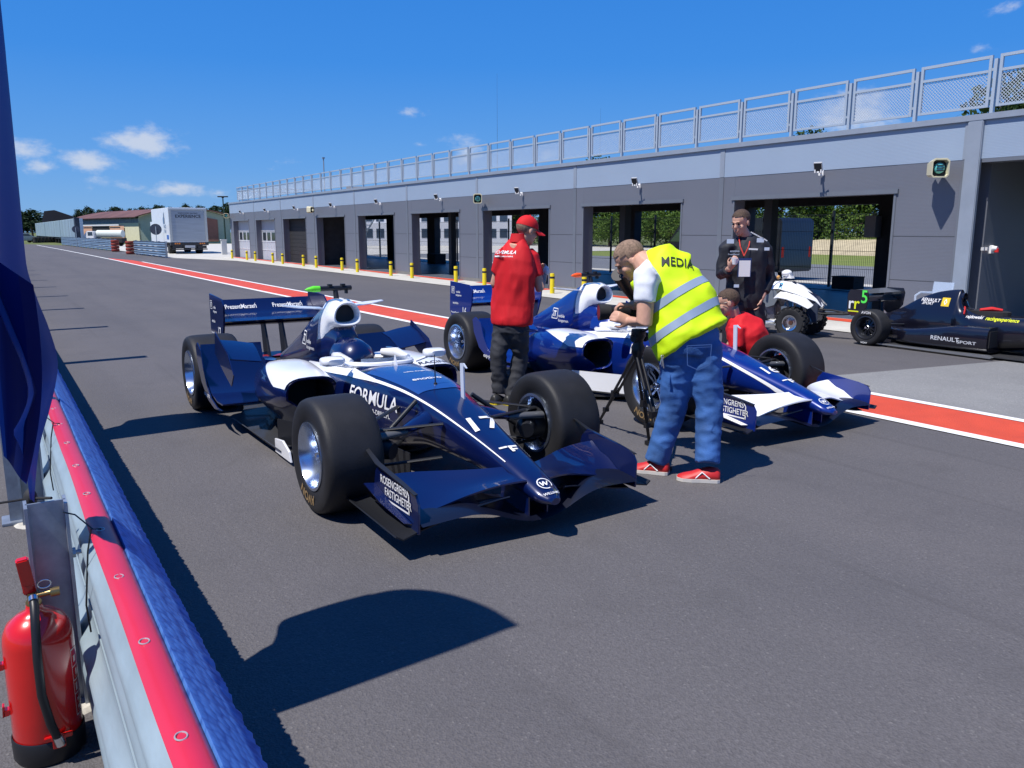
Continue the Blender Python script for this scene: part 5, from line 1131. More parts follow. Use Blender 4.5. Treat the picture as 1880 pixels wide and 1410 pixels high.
bm_ = bpy.data.materials.new('blue_scale_mat'); bm_.use_nodes = True; n_ = bm_.node_tree; bs = n_.nodes['Principled BSDF']; bs.inputs['Roughness'].default_value = .55
tc = n_.nodes.new('ShaderNodeTexCoord'); mp = n_.nodes.new('ShaderNodeMapping'); mp.inputs['Scale'].default_value = (1,.62,.4); n_.links.new(tc.outputs['Object'], mp.inputs[0])
vo = n_.nodes.new('ShaderNodeTexVoronoi'); vo.inputs['Scale'].default_value = 46; vo.inputs['Randomness'].default_value = .55; n_.links.new(mp.outputs[0], vo.inputs['Vector'])
rp = n_.nodes.new('ShaderNodeMapRange'); n_.links.new(vo.outputs['Distance'], rp.inputs[0]); rp.inputs[1].default_value = .45; rp.inputs[2].default_value = .72
xx = n_.nodes.new('ShaderNodeMix'); xx.data_type = 'RGBA'; n_.links.new(rp.outputs[0], xx.inputs[0]); xx.inputs[6].default_value = (.075,.22,.62,1); xx.inputs[7].default_value = (.03,.11,.42,1); n_.links.new(xx.outputs[2], bs.inputs['Base Color'])
bu = n_.nodes.new('ShaderNodeBump'); bu.inputs['Strength'].default_value = .6; bu.inputs['Distance'].default_value = .004; bu.invert = True; n_.links.new(vo.outputs['Distance'], bu.inputs['Height']); n_.links.new(bu.outputs[0], bs.inputs['Normal'])
b = MB(); G_ = []; random.seed(4); yy = Y0
while yy < Y1:
    st = .012 if yy < 9 else .8
    e = random.uniform(-.0035,.0035) if yy < 9 else 0
    G_.append([(.258, yy, .650), (.262, yy, .664), (.285, yy, .640), (.315, yy, .600), (.35, yy, .553), (.384+e, yy, .505+e), (.386+e, yy, .47), (.36, yy, .40)]); yy += st
b.sheet(G_); b.build('scale_mat', bm_, gr, smooth=60)
b = MB(); b.bb(.268,.36,Y0,Y1,.02,.36); b.build('foam_block', mat('dark_foam', (.03,.035,.05), .9), gr)
b = MB(); b.bb(.208,.30,Y0,Y1,.30,.34)
for y in (2.95, 5.05, 7.15, 9.25, 11.35, 13.45):                            # I posts, each a part
    pb = MB(); pb.bb(.02,.135,y-.004,y+.004,0,.73); pb.bb(.128,.138,y-.05,y+.05,0,.73); pb.bb(.015,.025,y-.05,y+.05,0,.73); pb.build('rail_post', mat('post_steel', (.30,.34,.40), .4, metal=.5, var=.2, vscale=12), gr)
    for z in (.55,.22): hb = MB(); hb.lathe([(0,-.02),(.017,-.02),(.017,.0),(0,.0)], (.148,y-.03,z), 'x', 6); hb.lathe([(0,.0),(.008,.0),(.008,.03),(0,.03)], (.14,y-.03,z), 'x', 8); hb.build('bolt', steel, gr)
    sb_ = MB(); sb_.lathe([(.0,.012),(.09,.01),(.11,0)], (.08,y,0), n=14); sb_.build('mortar', mat('mortar', (.45,.43,.38), .95, var=.3, vscale=30), gr)
for i, y in enumerate(np.arange(1.05, 9, .42)):                                # eyelets and ties in the banner
    eb = MB(); nn_ = 16; eb.tube([(.213+.011*cos(a), y+.014*sin(a), .6775) for a in np.linspace(0, 2*pi, nn_+1)], .0018, 6, cap=False); eb.build('eyelet', mat('eyelet_metal', (.5,.45,.45), .4, metal=.4), ban, smooth=True)
    if i in (0, 4, 8, 13):
        tb = MB(); tb.tube([(.213,y,.68),(.185,y-.02,.69),(.17,y-.02,.62),(.150,y-.03,.45),(.155,y-.035,.36)], .0028, 6); tb.tube([(.19,y-.015,.688),(.15,y+.06,.72),(.12,y+.09,.725)], .0024, 6); tb.build('cable_tie', black, ban, smooth=True)
for k, (x, y, h, w_) in enumerate([(.0,5.14,1.1,.085),(.02,9.6,1.0,.05),(.17,7.3,.6,.04)]):
    b = MB(); b.box((0,0,h/2), (w_,w_,h)); b.box((0,0,.008), (w_+.08,w_+.08,.016)); o = b.build('brace_post', MT['post_steel'], bevel=.003); o.location = (x,y,0); tag(o, ['thick grey square post with a pale foot just behind the blue flag','grey square post farthest from the extinguisher on the barrier side','thin grey post close behind the guard rail'][k], 'post')
b = MB(); b.box((0,0,1.46), (.08,.19,2.92)); b.box((0,0,.01), (.16,.16,.02)); fp0 = b.build('fence_post', MT['post_steel'], bevel=.003)
tag(fp0, 'tall square grey fence post in the row behind the guard rail', 'post', 'tall posts behind the pit wall'); fp0.location = (-.04, 11.2, 0)
for k in range(1, 14): o = fp0.copy(); COL.objects.link(o); o.location = (-.04, 11.2+4.0*k, 0)

# ------------------------------------------------------------------ feather flag
fm = bpy.data.materials.new('flag_cloth'); fm.use_nodes = True; n_ = fm.node_tree; bs = n_.nodes['Principled BSDF']; bs.inputs['Base Color'].default_value = (.004,.013,.10,1); bs.inputs['Roughness'].default_value = .5; bs.inputs['Specular IOR Level'].default_value = .12
tr = n_.nodes.new('ShaderNodeBsdfTranslucent'); tr.inputs[0].default_value = (.006,.028,.21,1); ms = n_.nodes.new('ShaderNodeMixShader'); ms.inputs[0].default_value = .34
n_.links.new(bs.outputs[0], ms.inputs[1]); n_.links.new(tr.outputs[0], ms.inputs[2]); n_.links.new(ms.outputs[0], n_.nodes['Material Output'].inputs[0])
fg = root('feather_flag', 'nearest dark blue feather flag at the left edge, tail tied to the rail', 'flag', (-.03, 2.47, 0))
Fl = lambda v: Vector(v)-fg.location
zk = [.72,.78,.86,.95,1.05,1.12,1.2,1.28,1.38,1.5,1.8,2.3,3.1]; xr = [.048,.055,.064,.08,.118,.142,.158,.148,.124,.104,.108,.112,.10]; wy = [.03,.05,.08,.14,.3,.42,.52,.6,.63,.64,.65,.63,.0]
b = MB(); G_ = []
for z in np.linspace(.72, 2.88, 90):
    x0, wd = interp(zk, xr, z), interp(zk, wy, z); row = []
    if z > 2.15: wd = .63*math.sqrt(max(0, 1-((z-2.15)/.73)**2))
    yb = 2.47+(.49-.0)*max(0, min(1, (1.15-z)/.4))
    for t in np.linspace(0, 1, 16):
        row.append(Fl((x0-(.115*t**1.2)*(min(1, wd/.3) if z < 2 else 1)+.012*sin(t*9+z*4)*min(1, wd/.4)*t, yb+wd*(1-t), z+.03*t*sin(z*3)*(1 if z < 2 else 0))))
    G_.append(row)
b.sheet(G_, .0); b.build('cloth', fm, fg, smooth=True)
b = MB(); G_ = []                                                            # the folded lower corner
for t in np.linspace(0, 1, 14):
    z = 1.46-.62*t; G_.append([Fl((.0-.02+u*(.115+.03*sin(pi*t)-.065*t), 2.50+.28*t+.02*sin(u*7), z+.10*(1-u)-.0)) for u in np.linspace(0, 1, 8)])
b.sheet(G_, 0); b.build('cloth_fold', fm, fg, smooth=True)
b = MB(); b.tube([Fl((-.022,2.47,1.25)), Fl((-.02,2.465,1.5)), Fl((-.012,2.465,2.6)), Fl((-.012,2.47,2.98))], [.014,.011,.008,.005], 8); b.build('flag_pole', black, fg, smooth=True)
b = MB(); b.sphere(Fl((.04,3.12,.70)), (.022,.03,.035), 10, 8); b.tube([Fl((.04,3.12,.70)), Fl((.10,3.05,.71))], .005, 6); b.tube([Fl((-.30,3.1,.705)), Fl((.04,3.12,.70))], .004, 6); b.build('tail_knot', blackm, fg, smooth=True)
f2 = copy_tree(fg); f2.location = (-.03, 6.80, 0); f2['label'] = 'second dark blue feather flag, farther along and mostly behind the first'

# ------------------------------------------------------------------ fire extinguisher
ex = root('fire_extinguisher', 'red fire extinguisher standing on the ground beside the guard rail', 'fire extinguisher', (.012, 2.70, 0))
er = mat('extinguisher_red', (.60,.008,.006), .25, coat=.9, var=.05, vscale=12)
b = MB(); b.lathe([(0,.05),(.092,.05),(.096,.07),(.096,.38),(.092,.41),(.078,.44),(.05,.462),(.024,.475),(.022,.49),(0,.49)], n=48); b.build('cylinder', er, ex, smooth=60)
b = MB(); b.lathe([(0,0),(.094,0),(.100,.012),(.101,.075),(.098,.08),(.097,.076)], n=48); b.build('foot_ring', black, ex, smooth=50)
b = MB(); b.lathe([(0,.485),(.02,.485),(.022,.50),(.015,.51),(.017,.53),(0,.53)], n=16); b.tube([(.01,-.01,.52),(.05,-.02,.525)], .009, 8); b.lathe([(0,.045),(.014,.045),(.014,.07),(0,.07)], (0,-.02,.525), 'x', 10); b.build('valve', mat('brass', (.35,.24,.1), .35, metal=.9), ex, smooth=50)
b = MB(); b.box((-.012,-.005,.585), (.034,.026,.12), RY(radians(-6))@RX(radians(8))); b.box((-.010,.0,.545), (.03,.03,.03)); b.build('lever', er, ex, bevel=.004)
b = MB(); b.tube([(.032+.018*cos(a), -.015, .553+.013*sin(a)) for a in np.linspace(0, 2*pi, 16)], .0018, 5); b.build('safety_pin', alu, ex)
b = MB(); b.tube([(0,-.022,.522),(.0,-.060,.505),(-.004,-.090,.45),(-.008,-.112,.36),(-.008,-.118,.25),(.006,-.114,.15),(.022,-.108,.085)], .0125, 12); b.build('hose', black, ex, smooth=True)
b = MB(); b.tube([(.020,-.109,.10),(.026,-.107,.07)], .0145, 12); b.build('hose_ferrule', alu, ex, smooth=50); b = MB(); b.tube([(0,-.03,.523),(0,-.045,.516)], .014, 12); b.build('hose_ferrule', alu, ex, smooth=50)
b = MB(); b.bb(-.015,.06,-.105,-.094,.085,.1); b.bb(.005,.04,-.11,-.094,.06,.1)
b.build('hose_clip', er, ex, bevel=.002)
for z in (.16,.31): b = MB(); b.bb(-.112,-.094,-.02,.005,z,z+.02); b.bb(-.112,-.106,-.02,.005,z,z+.035); b.build('bracket', er, ex, bevel=.002)
b = MB(); pw = mat('pale_label_print', (.75,.55,.5), .5)
def cyl(a, z): return (.0968*cos(a), .0968*sin(a), z)
for a0, a1, z0, z1 in ((-.62,-.60,.12,.34),(-.25,-.23,.12,.34),(-.62,-.23,.12,.124),(-.62,-.23,.335,.34),(-.62,-.23,.19,.193),(-.62,-.23,.235,.238),(-.62,-.23,.28,.283),(-.5,-.35,.14,.15),(-.5,-.35,.165,.175),(-.52,-.42,.2,.225),(-.45,-.33,.25,.27),(-.5,-.36,.295,.315)):
    b.sheet([[cyl(a, z0) for a in np.linspace(a0, a1, 5)], [cyl(a, z1) for a in np.linspace(a0, a1, 5)]])
b.build('label_print', pw, ex)
# ------------------------------------------------------------------ behind the garage
roadb = asphalt('far_track_asphalt', (.20,.21,.225), (.17,.18,.20), (.13,.14,.16))
lawn = mat('mown_grass', (.12,.17,.03), .95, col2=(.18,.21,.05), vscale=.5)
flat('back_pavement', [(19.7,-6),(22.6,-6),(22.6,75),(19.7,75)], .006, conc)
flat('back_track', [(22.6,-6),(34.4,-6),(34.4,95),(22.6,95)], .002, roadb)
flat('lawn', [(34.4,-6),(58,-6),(58,95),(34.4,95)], -.004, lawn)
b = MB(); G_ = []
for i, x in enumerate((49.5,50.5,52,53.5,55.5,58)):
    G_.append([(x, y, [0,.05,.75,1.0,1.15,1.2][i]*max(0, min(1, (y-26)/9, (52-y)/12))+.12*noise.noise(Vector((x*.5,y*.3,0)))*(i > 1)) for y in np.linspace(24, 54, 26)])
b.sheet(G_[:4]); o = b.build('sand_bank', mat('sand', (.42,.36,.24), .95, var=.2, vscale=1.2, bump=.5, bscale=8), smooth=True); o['kind'] = 'structure'
b = MB(); b.sheet(G_[3:]); o = b.build('grass_bank', lawn, smooth=True); o['kind'] = 'structure'
fn = root('mesh_fence', 'dark green steel mesh fence with posts standing behind the open garages', 'fence', (20.7, 5, 0))
dk = mat('fence_dark', (.025,.032,.04), .5, metal=.3)
for k in range(20):
    b = MB(); y = k*2.5; b.bb(-.03,.03,y-.03,y+.03,0,2.2); b.build('fence_post', dk, fn)
    b = MB()
    for i in range(1, 42): b.bb(-.003,.003,y+i*.0595-.0028,y+i*.0595+.0028,.05,2.1)
    for z in (.06,.55,1.05,1.6,2.08): b.bb(.004,.012,y+.03,y+2.47,z-.006,z+.006)
    b.build('mesh_panel', dk, fn)
# dark delivery van beyond the fence
vn = root('van', 'dark grey high roof van parked behind the fence, seen through two garage doors', 'van', (22.4, 20.35, 0), pi/2); vn.scale = (.85,.85,.85)
vp = mat('van_paint', (.018,.02,.024), .3, coat=.6)
b = MB(); b.prism([(-3.3,.35),(-3.3,2.25),(-3.2,2.4),(1.6,2.42),(2.0,2.3),(2.9,1.35),(3.5,1.15),(3.6,.8),(3.6,.35)], 'y', -.98, .98); b.build('body', vp, vn, bevel=.05)
for s in (-1, 1):
    b = MB(); b.prism([(1.35,1.45),(1.35,2.1),(1.95,2.1),(2.65,1.45)], 'y', s*.985, s*.99); b.build('side_window', mat('green_glass', (.05,.09,.05), .06, spec=.9), vn)
    for x in (-2.1, 2.5): b = MB(); b.lathe([(0,-.12),(.3,-.12),(.34,-.08),(.34,.08),(.3,.12),(0,.12)], (x, s*.9, .34), 'y', 24); b.build('wheel', knob, vn, smooth=40)
    b = MB(); b.bb(-3.32,-3.3,s*.8-.05,s*.8+.05,.9,1.3); b.build('tail_lamp', mat('red_lens', (.4,.02,.01), .3), vn)
b = MB(); b.prism([(2.0,2.29),(2.03,2.31),(2.88,1.42),(2.85,1.40)], 'y', -.85, .85); b.build('windscreen', MT['green_glass'], vn)
for (l, h, t) in (((20.3,14.1),(.5,.7,.32),'low black crate on the floor behind the quad bike door'), ((19.0,36.6),(.6,.9,.45),'low dark crate on the floor inside the office-view garage door')):
    b = MB(); b.box((0,0,h[2]/2), h); b.box((0,0,h[2]+.015), (h[0]+.03,h[1]+.03,.03))
    for s in (-1, 1): b.box((0,s*h[1]/2,h[2]*.6), (.2,.03,.04))
    o = b.build('crate', blackm, bevel=.01); o.location = (*l, .016); tag(o, t, 'crate')
# external stair
st = root('steel_stair', 'grey steel stair rising outside, seen through the fourth garage door', 'stair', (21.2, 50, 0)); b = MB(); c2 = MB()
for i in range(14): b.box((0, 4-i*.32, .2+i*.2), (.9,.28,.03))
b.build('steps', steel, st)
for s in (-1, 1): b = MB(); b.tube([(s*.48,4.2,.1),(s*.48,-.3,2.95)], .06, 6); b.tube([(s*.48,4.2,1.1),(s*.48,-.3,3.9)], .025, 6); b.tube([(s*.48,4.2,0),(s*.48,4.2,1.1)], .025, 6); b.tube([(s*.48,2,0),(s*.48,2,2.5)], .04, 6); b.tube([(s*.48,-.3,0),(s*.48,-.3,3.9)], .05, 6); b.build('stringer', steel, st)
# office block
of = root('office_block', 'long white office block with rows of windows seen through a garage door', 'building', (42, 82, 0), radians(-28))
b = MB(); b.bb(-9,9,0,10,0,6.2); b.build('wall', mat('office_white', (.62,.63,.66), .7), of)
gls = mat('office_glass', (.04,.06,.09), .1, spec=.8)
for z in (.9, 2.7, 4.5):
    for i in range(14): b = MB(); x = -8.6+i*1.25; b.bb(x,x+.85,-.03,.02,z,z+1.0); b.build('window', gls, of)
b = MB(); b.bb(-9.2,9.2,-.2,10.2,6.2,6.45); b.build('roof', mat('roof_grey', (.3,.3,.32), .8), of)
# ------------------------------------------------------------------ trees
def leafmat(name, c1, c2):
    m = bpy.data.materials.new(name); m.use_nodes = True; n = m.node_tree; b = n.nodes['Principled BSDF']; gi = n.nodes.new('ShaderNodeNewGeometry')
    x = n.nodes.new('ShaderNodeMix'); x.data_type = 'RGBA'; n.links.new(gi.outputs['Random Per Island'], x.inputs[0]); x.inputs[6].default_value = (*c1,1); x.inputs[7].default_value = (*c2,1)
    n.links.new(x.outputs[2], b.inputs['Base Color']); b.inputs['Roughness'].default_value = .7; b.inputs['Specular IOR Level'].default_value = .25
    t = n.nodes.new('ShaderNodeBsdfTranslucent'); n.links.new(x.outputs[2], t.inputs[0]); ms = n.nodes.new('ShaderNodeMixShader'); ms.inputs[0].default_value = .3
    n.links.new(b.outputs[0], ms.inputs[1]); n.links.new(t.outputs[0], ms.inputs[2]); n.links.new(ms.outputs[0], n.nodes['Material Output'].inputs[0]); return m
leafg = leafmat('leaf_green', (.035,.085,.012), (.12,.19,.03)); leafd = leafmat('leaf_dark', (.018,.045,.012), (.05,.085,.02)); pine = leafmat('pine_needles', (.012,.030,.014), (.035,.065,.025))
bark = mat('bark', (.12,.085,.06), .9, var=.3, vscale=8, bump=.5, bscale=20); barkp = mat('pine_bark', (.20,.11,.07), .9, var=.3, vscale=8)
def broadleaf(seed, h, w_, n, ls, m):
    random.seed(seed); t = root('tree', '', ''); del t['label']; del t['category']
    b = MB(); b.tube([(0,0,0),(.05*w_,.02,h*.3),(0,.05,h*.75)], [.05*h*.5,.035*h*.5,.008*h], 8); cl = []
    for i in range(9):
        a = random.uniform(0, 2*pi); z = h*random.uniform(.3,.85); r = w_*random.uniform(.35,.95)*(1-.5*abs(z/h-.5)); e = (r*cos(a), r*sin(a), z+h*.08); b.tube([(0,0,z*.7),(e[0]*.5,e[1]*.5,z*.88),e], [.02*h*.5,.012*h*.5,.004*h], 5); cl.append((e, w_*random.uniform(.3,.5)))
    cl += [((random.gauss(0,.35)*w_, random.gauss(0,.35)*w_, h*random.uniform(.22,.95)), w_*random.uniform(.25,.48)) for _ in range(14)]
    b.build('trunk', bark, t); b = MB()
    for i in range(n):
        (cx, cy, cz), r = random.choice(cl); d = Vector((random.gauss(0,1), random.gauss(0,1), random.gauss(0,1))).normalized()*r*random.uniform(.55,1.05); p = Vector((cx, cy, cz))+Vector((d.x, d.y, d.z*.8))
        if p.z < h*.08: continue
        u = Vector((random.gauss(0,1), random.gauss(0,1), random.gauss(0,.6))).normalized()*ls*random.uniform(.6,1.3); v_ = u.cross(Vector((random.gauss(0,1), random.gauss(0,1), random.gauss(0,1)))).normalized()*ls*.55
        b.add([p-u, p+v_, p+u, p-v_], [(0,1,2,3)])
    b.build('crown', m, t); return t
def pinetree(seed, h, w_, n, ls):
    random.seed(seed); t = root('pine_tree', '', ''); del t['label']; del t['category']
    b = MB(); b.tube([(0,0,0),(.1,0,h*.5),(0,.1,h*.97)], [.03*h*.6,.022*h*.6,.05], 6); b.build('trunk', barkp, t); b = MB(); cl = []
    for i in range(22):
        z = h*(.38+.6*(i/22)); r = w_*(1-.75*((i/22)**1.3))*random.uniform(.4,1); a = random.uniform(0, 2*pi); cl.append((Vector((r*cos(a), r*sin(a), z)), w_*random.uniform(.22,.36)))
    for i in range(n):
        c, r = random.choice(cl); d = Vector((random.gauss(0,.6), random.gauss(0,.6), random.gauss(0,.4)))*r; p = c+d
        u = Vector((random.gauss(0,1), random.gauss(0,1), random.gauss(0,.5))).normalized()*ls; v_ = u.cross(Vector((random.gauss(0,1), random.gauss(0,1), random.gauss(0,1)))).normalized()*ls*.5
        b.add([p-u, p+v_, p+u, p-v_], [(0,1,2,3)])
    b.build('crown', pine, t); return t
bl = [broadleaf(11, 7.5, 3.3, 4200, .17, leafg), broadleaf(12, 8.2, 3.6, 4200, .18, leafd), broadleaf(13, 6.8, 3.2, 3800, .16, leafg), broadleaf(14, 3.0, 2.6, 2600, .13, leafg)]
gl_ = 'trees and bushes beyond the track behind the garage'
used = set(); random.seed(21); ti = 0
spots = [(58+random.uniform(-1.5,2.5), 22+i*3.4+random.uniform(-.8,.8), random.choice((0,1,2)), random.uniform(.85,1.15)) for i in range(24)]
spots += [(55.5+random.uniform(-.7,.7), 24+i*3.1, 3, random.uniform(.8,1.2)) for i in range(20)]
kinds = ['bright green leafy tree', 'dark green dense tree', 'light green rounded tree', 'low bright green bush']
for x, y, k, s in spots:
    if k in used: o = copy_tree(bl[k])
    else: o = bl[k]; used.add(k)
    o.location = (x, y, 0); o.rotation_euler = (0,0,random.uniform(0,6.28)); o.scale = (s,s,s*random.uniform(.9,1.1)); o['category'] = 'bush' if k == 3 else 'tree'; o['group'] = gl_; o['_k'] = k; ti += 1
    if k == 3: o.name = 'bush'
    o['label'] = kinds[k]+' in the green belt beyond the track behind the garages'; del o['_k']
o = copy_tree(bl[1]); o.location = (49.4, 23.6, 0); o.scale = (1.05,1.05,1.42); o['label'] = 'tall dark tree showing above the roof railing at the right edge'; o['category'] = 'tree'; del o['group']
pn = [pinetree(31, 8.0, 2.1, 900, .26), pinetree(32, 7.2, 2.4, 900, .26), pinetree(33, 8.6, 1.9, 900, .26)]; used = set(); random.seed(5)
def at2(px, hd): v = at(px, 440, hd); return v.x, v.y
sp = [(px, 172+random.uniform(-8,8), .70+.1*random.random()+(px-150)/270*.10) for px in np.linspace(146, 428, 34)]+[(px, 160+random.uniform(-6,6), (.70 if px < 75 else .52)) for px in np.linspace(-20, 92, 15)]
for i, (px, hd, s) in enumerate(sp):
    k = i % 3
    if k in used: o = copy_tree(pn[k])
    else: o = pn[k]; used.add(k)
    x, y = at2(px+random.uniform(-2,2), hd); o.location = (x, y, 0); o.rotation_euler = (0,0,random.uniform(0,6.28)); o.scale = (s*1.1,s*1.1,s) if i < 34 else (s*1.9,s*1.9,s*.95); o['category'] = 'tree'
    if i < 34: o['group'] = 'pine trees behind the hangar'; o['label'] = 'dark pine tree in the far row rising behind the hangar roof'
    else: o['group'] = 'pine trees at the far left'; o['label'] = 'dark pine tree in the far clump left of the corrugated wall'
for o in bl+pn:
    if 'label' not in o: o['label'] = 'green bush beyond the track'; o['category'] = 'bush'
# ------------------------------------------------------------------ hangar
hg = root('hangar', 'low hangar with arched rusty brown roof, cream walls and peach sliding doors', 'hangar', (0, 0, 0))
C0 = Vector((17.42,119.6,0)); CL = Vector((12.45,146.5,0)); CR = Vector((28.71,117.06,0)); eL = (CL-C0); eR = (CR-C0)
def hpt(u, v_, z): return C0+eL*u+eR*v_+Vector((0,0,z))
cream = mat('cream_wall', (.62,.60,.42), .8, var=.06); green_w = mat('pale_green_wall', (.36,.42,.34), .8, var=.06); peach = mat('peach_door', (.62,.36,.24), .7, var=.05); brown = mat('rusty_roof', (.13,.06,.05), .7, var=.35, vscale=.25); brw = mat('brown_wall', (.30,.13,.10), .75, var=.08)
b = MB(); b.add([hpt(0,0,0), hpt(1,0,0), hpt(1,0,2.75), hpt(0,0,2.75), hpt(0,0,0)+eR*.02, hpt(1,.02,0), hpt(1,.02,2.75), hpt(0,.02,2.75)], [(0,1,2,3),(4,5,6,7),(3,2,6,7),(0,3,7,4)]); b.build('long_wall', cream, hg)
b = MB(); b.add([hpt(0,0,2.76), hpt(1,0,2.76), hpt(1,0,3.35), hpt(0,0,3.35)], [(0,1,2,3)])
b.build('clerestory', mat('clerestory', (.16,.18,.2), .5, var=.4, vscale=3), hg)
arch = [(t, 3.4+1.25*sin(pi*t)**.9) for t in np.linspace(0, 1, 13)]
b = MB(); b.add([hpt(0, t, 0) for t, z in arch]+[hpt(0, t, z) for t, z in arch], [(i, i+1, 14+i, 13+i) for i in range(4)], 0); b.add([hpt(0, t, 0) for t, z in arch]+[hpt(0, t, z) for t, z in arch], [(i, i+1, 14+i, 13+i) for i in range(4, 12)], 0); b.build('gable_wall', green_w, hg)
b = MB(); b.add([hpt(-.004, .45, .25), hpt(-.004, .86, .25), hpt(-.004, .86, 3.2), hpt(-.004, .45, 4.1)], [(0,1,2,3)]); b.build('gable_door', brw, hg)
b = MB(); b.sheet([[hpt(u, -.06+1.12*t, z) for t, z in arch] for u in (-.03, 1.02)], .12); b.build('roof', brown, hg, smooth=True)
for u0, u1, m_, nm_ in ((.20,.42,peach,'sliding_door'),(.72,.90,peach,'sliding_door'),(.425,.715,blackm,'door_opening')):
    b = MB(); q_ = [hpt(u0,-.012,.15), hpt(u1,-.012,.15), hpt(u1,-.012,2.35), hpt(u0,-.012,2.35)]
    if nm_ == 'door_opening': q_[0].z = q_[1].z = 1.35
    b.add(q_, [(0,1,2,3)]); b.build(nm_, m_, hg)
b = MB(); b.add([hpt(.25,-.03,2.4), hpt(1,-.03,2.4), hpt(1,-.03,2.6), hpt(.25,-.03,2.6)], [(0,1,2,3)]); b.build('door_rail', white, hg)
b = MB(); b.add([hpt(-.01, t, z+.03) for t, z in arch]+[hpt(-.01, t, z+.18) for t, z in arch], [(i, i+1, 14+i, 13+i) for i in range(12)]); b.build('verge', cream, hg)
b = MB(); fx = at(126,395,150); b.prism([(-4.5,3.8),(-3.8,6.4),(-2.2,6.6),(1,5.4),(8,5.2),(8,3.8)], 'y', -.5, .5); b.bb(-3,7.5,-.4,.4,0,3.8); o = b.build('dark_canopy', mat('dark_roof', (.035,.03,.035), .8)); o.location = (fx.x, fx.y, -1.2); o.rotation_euler = (0,0,-radians(10)); tag(o, 'dark winged canopy roof sticking up behind the left end of the hangar', 'canopy')
# ------------------------------------------------------------------ trailers, truck, other vehicles
corr = mat('corrugated_blue_grey', (.42,.52,.58), .5, var=.25, vscale=1.2, stretch=(1,1,.05))
pts_ = [at(142,437,92), at(112,437,110), at(84,437,132), at(67,437,150)]
for i in range(3):
    a, c = pts_[i].copy(), pts_[i+1].copy(); a.z = c.z = 0; d = c-a; Ln = d.length*.985; an = math.atan2(d.y, d.x); tl = root('panel_wall', ['pale blue-grey corrugated wall section nearest the hangar, largest of the row','middle pale blue-grey corrugated wall section left of the hangar','farthest pale blue-grey corrugated wall section, at the left end of the row'][i], 'wall', a, an, 'corrugated wall sections in a row')
    b = MB(); b.bb(0,Ln,-.7,0,.85,3.05)
    n_r = int(Ln/.5)
    for k in range(n_r): b.bb(k*.5+.05,k*.5+.28,.0,.04,.9,3.0)
    b.build('cladding', corr, tl); b = MB(); b.bb(.2,Ln-.2,-.6,-.1,.6,.84); b.build('base_beam', blackm, tl)
    for k in range(6): b = MB(); b.lathe([(0,-.12),(.36,-.12),(.36,.12),(0,.12)], (1.5+k*(Ln-3)/5, -.3, .38), 'y', 14); b.build('foot', knob, tl)
b = MB(); b.box((0,0,1.5), (.45,1.2,3.0)); b.box((0,0,3.05), (.5,1.3,.1)); o = b.build('dark_post', mat('dark_blue_post', (.03,.04,.06), .6)); a = at(143.5,437,90); o.location = (a.x, a.y, 0); tag(o, 'dark narrow end pier between the corrugated wall and the hangar', 'wall')
tk = root('box_truck', 'white box truck seen from behind with lettering on its grey roller door', 'truck', (12.35, 62.2, 0), pi/2)
tw = mat('truck_white', (.72,.76,.80), .4, coat=.3, var=.04, vscale=1); tg = mat('truck_door', (.36,.40,.44), .5, var=.1, vscale=2, stretch=(1,.3,4))
b = MB(); b.bb(0,7,-1.3,1.3,.82,3.28); b.build('cargo_box', tw, tk, bevel=.03)
b = MB(); b.bb(-.03,.0,-1.12,1.12,.92,3.08); rd = b.build('roller_door', tg, tk)
b = MB(); b.bb(-.05,.02,-1.29,-1.13,.85,3.2); b.bb(-.05,.02,1.13,1.29,.85,3.2); b.bb(-.052,.02,-1.13,1.13,3.09,3.2); b.build('door_surround', mat('truck_frame', (.5,.52,.5), .5), tk)
b = MB(); b.bb(-.06,.3,-1.3,1.3,.62,.82); b.bb(-.05,.0,-1.2,1.2,.30,.38); b.bb(-.04,.1,-1.15,-.55,.4,.6); b.bb(-.04,.1,.55,1.15,.4,.6); b.bb(0,6.8,-.5,.5,.4,.7); b.build('chassis', mat('chassis_dark', (.04,.04,.045), .7), tk)
b = MB(); b.bb(-.07,-.06,-.35,.35,.45,.62); b.build('number_plate', mat('plate_pale', (.5,.52,.55), .5), tk)
for s in (-1, 1):
    for x in (1.6, 5.8):
        b = MB(); b.lathe([(0,-.22),(.34,-.22),(.38,-.16),(.38,.16),(.34,.22),(0,.22)], (x, s*.95, .38), 'y', 20); b.build('wheel', knob, tk, smooth=40)
    for k in range(3): b = MB(); b.bb(-.075,-.062,s*.85-.2+k*.14,s*.85-.10+k*.14,.70,.80); b.build('hazard_marking', mat('orange_mark', (.75,.25,.05), .5), tk)
b = MB(); b.bb(7.1,8.9,-1.15,1.15,.5,2.5); b.build('cab', tw, tk, bevel=.15)
decal(rd, 'EXPERIENCE', (-.03,0,2.66), (0,-1,0), (0,0,1), .30, black, lift=.006, wx=1.05); decal(rd, 'RAJDOWSKI RACING', (-.03,0,2.88), (0,-1,0), (0,0,1), .14, mat('grey_print', (.1,.11,.13), .6), lift=.006)
decal(tk, polys([(-.3,-.5),(.3,-.5),(.35,-.1),(.2,.15),(.28,.5),(.1,.25),(0,.5),(-.05,.1),(-.35,-.1)]), (1.9,1.3,2.6), (-1,0,0), (0,0,1), .9, mat('blue_grey_print', (.12,.2,.32), .6), lift=.02); decal(tk, 'RACE', (1.6,1.3,1.95), (-1,0,0), (0,0,1), .35, MT['blue_grey_print'], lift=.02); decal(tk, 'TAXI', (1.6,1.3,1.6), (-1,0,0), (0,0,1), .35, MT['blue_grey_print'], lift=.02)
b = MB(); b.bb(.4,1.1,1.3,1.32,1.05,1.35); b.build('blue_sign', mat('blue_print', (.03,.12,.4), .5), tk)
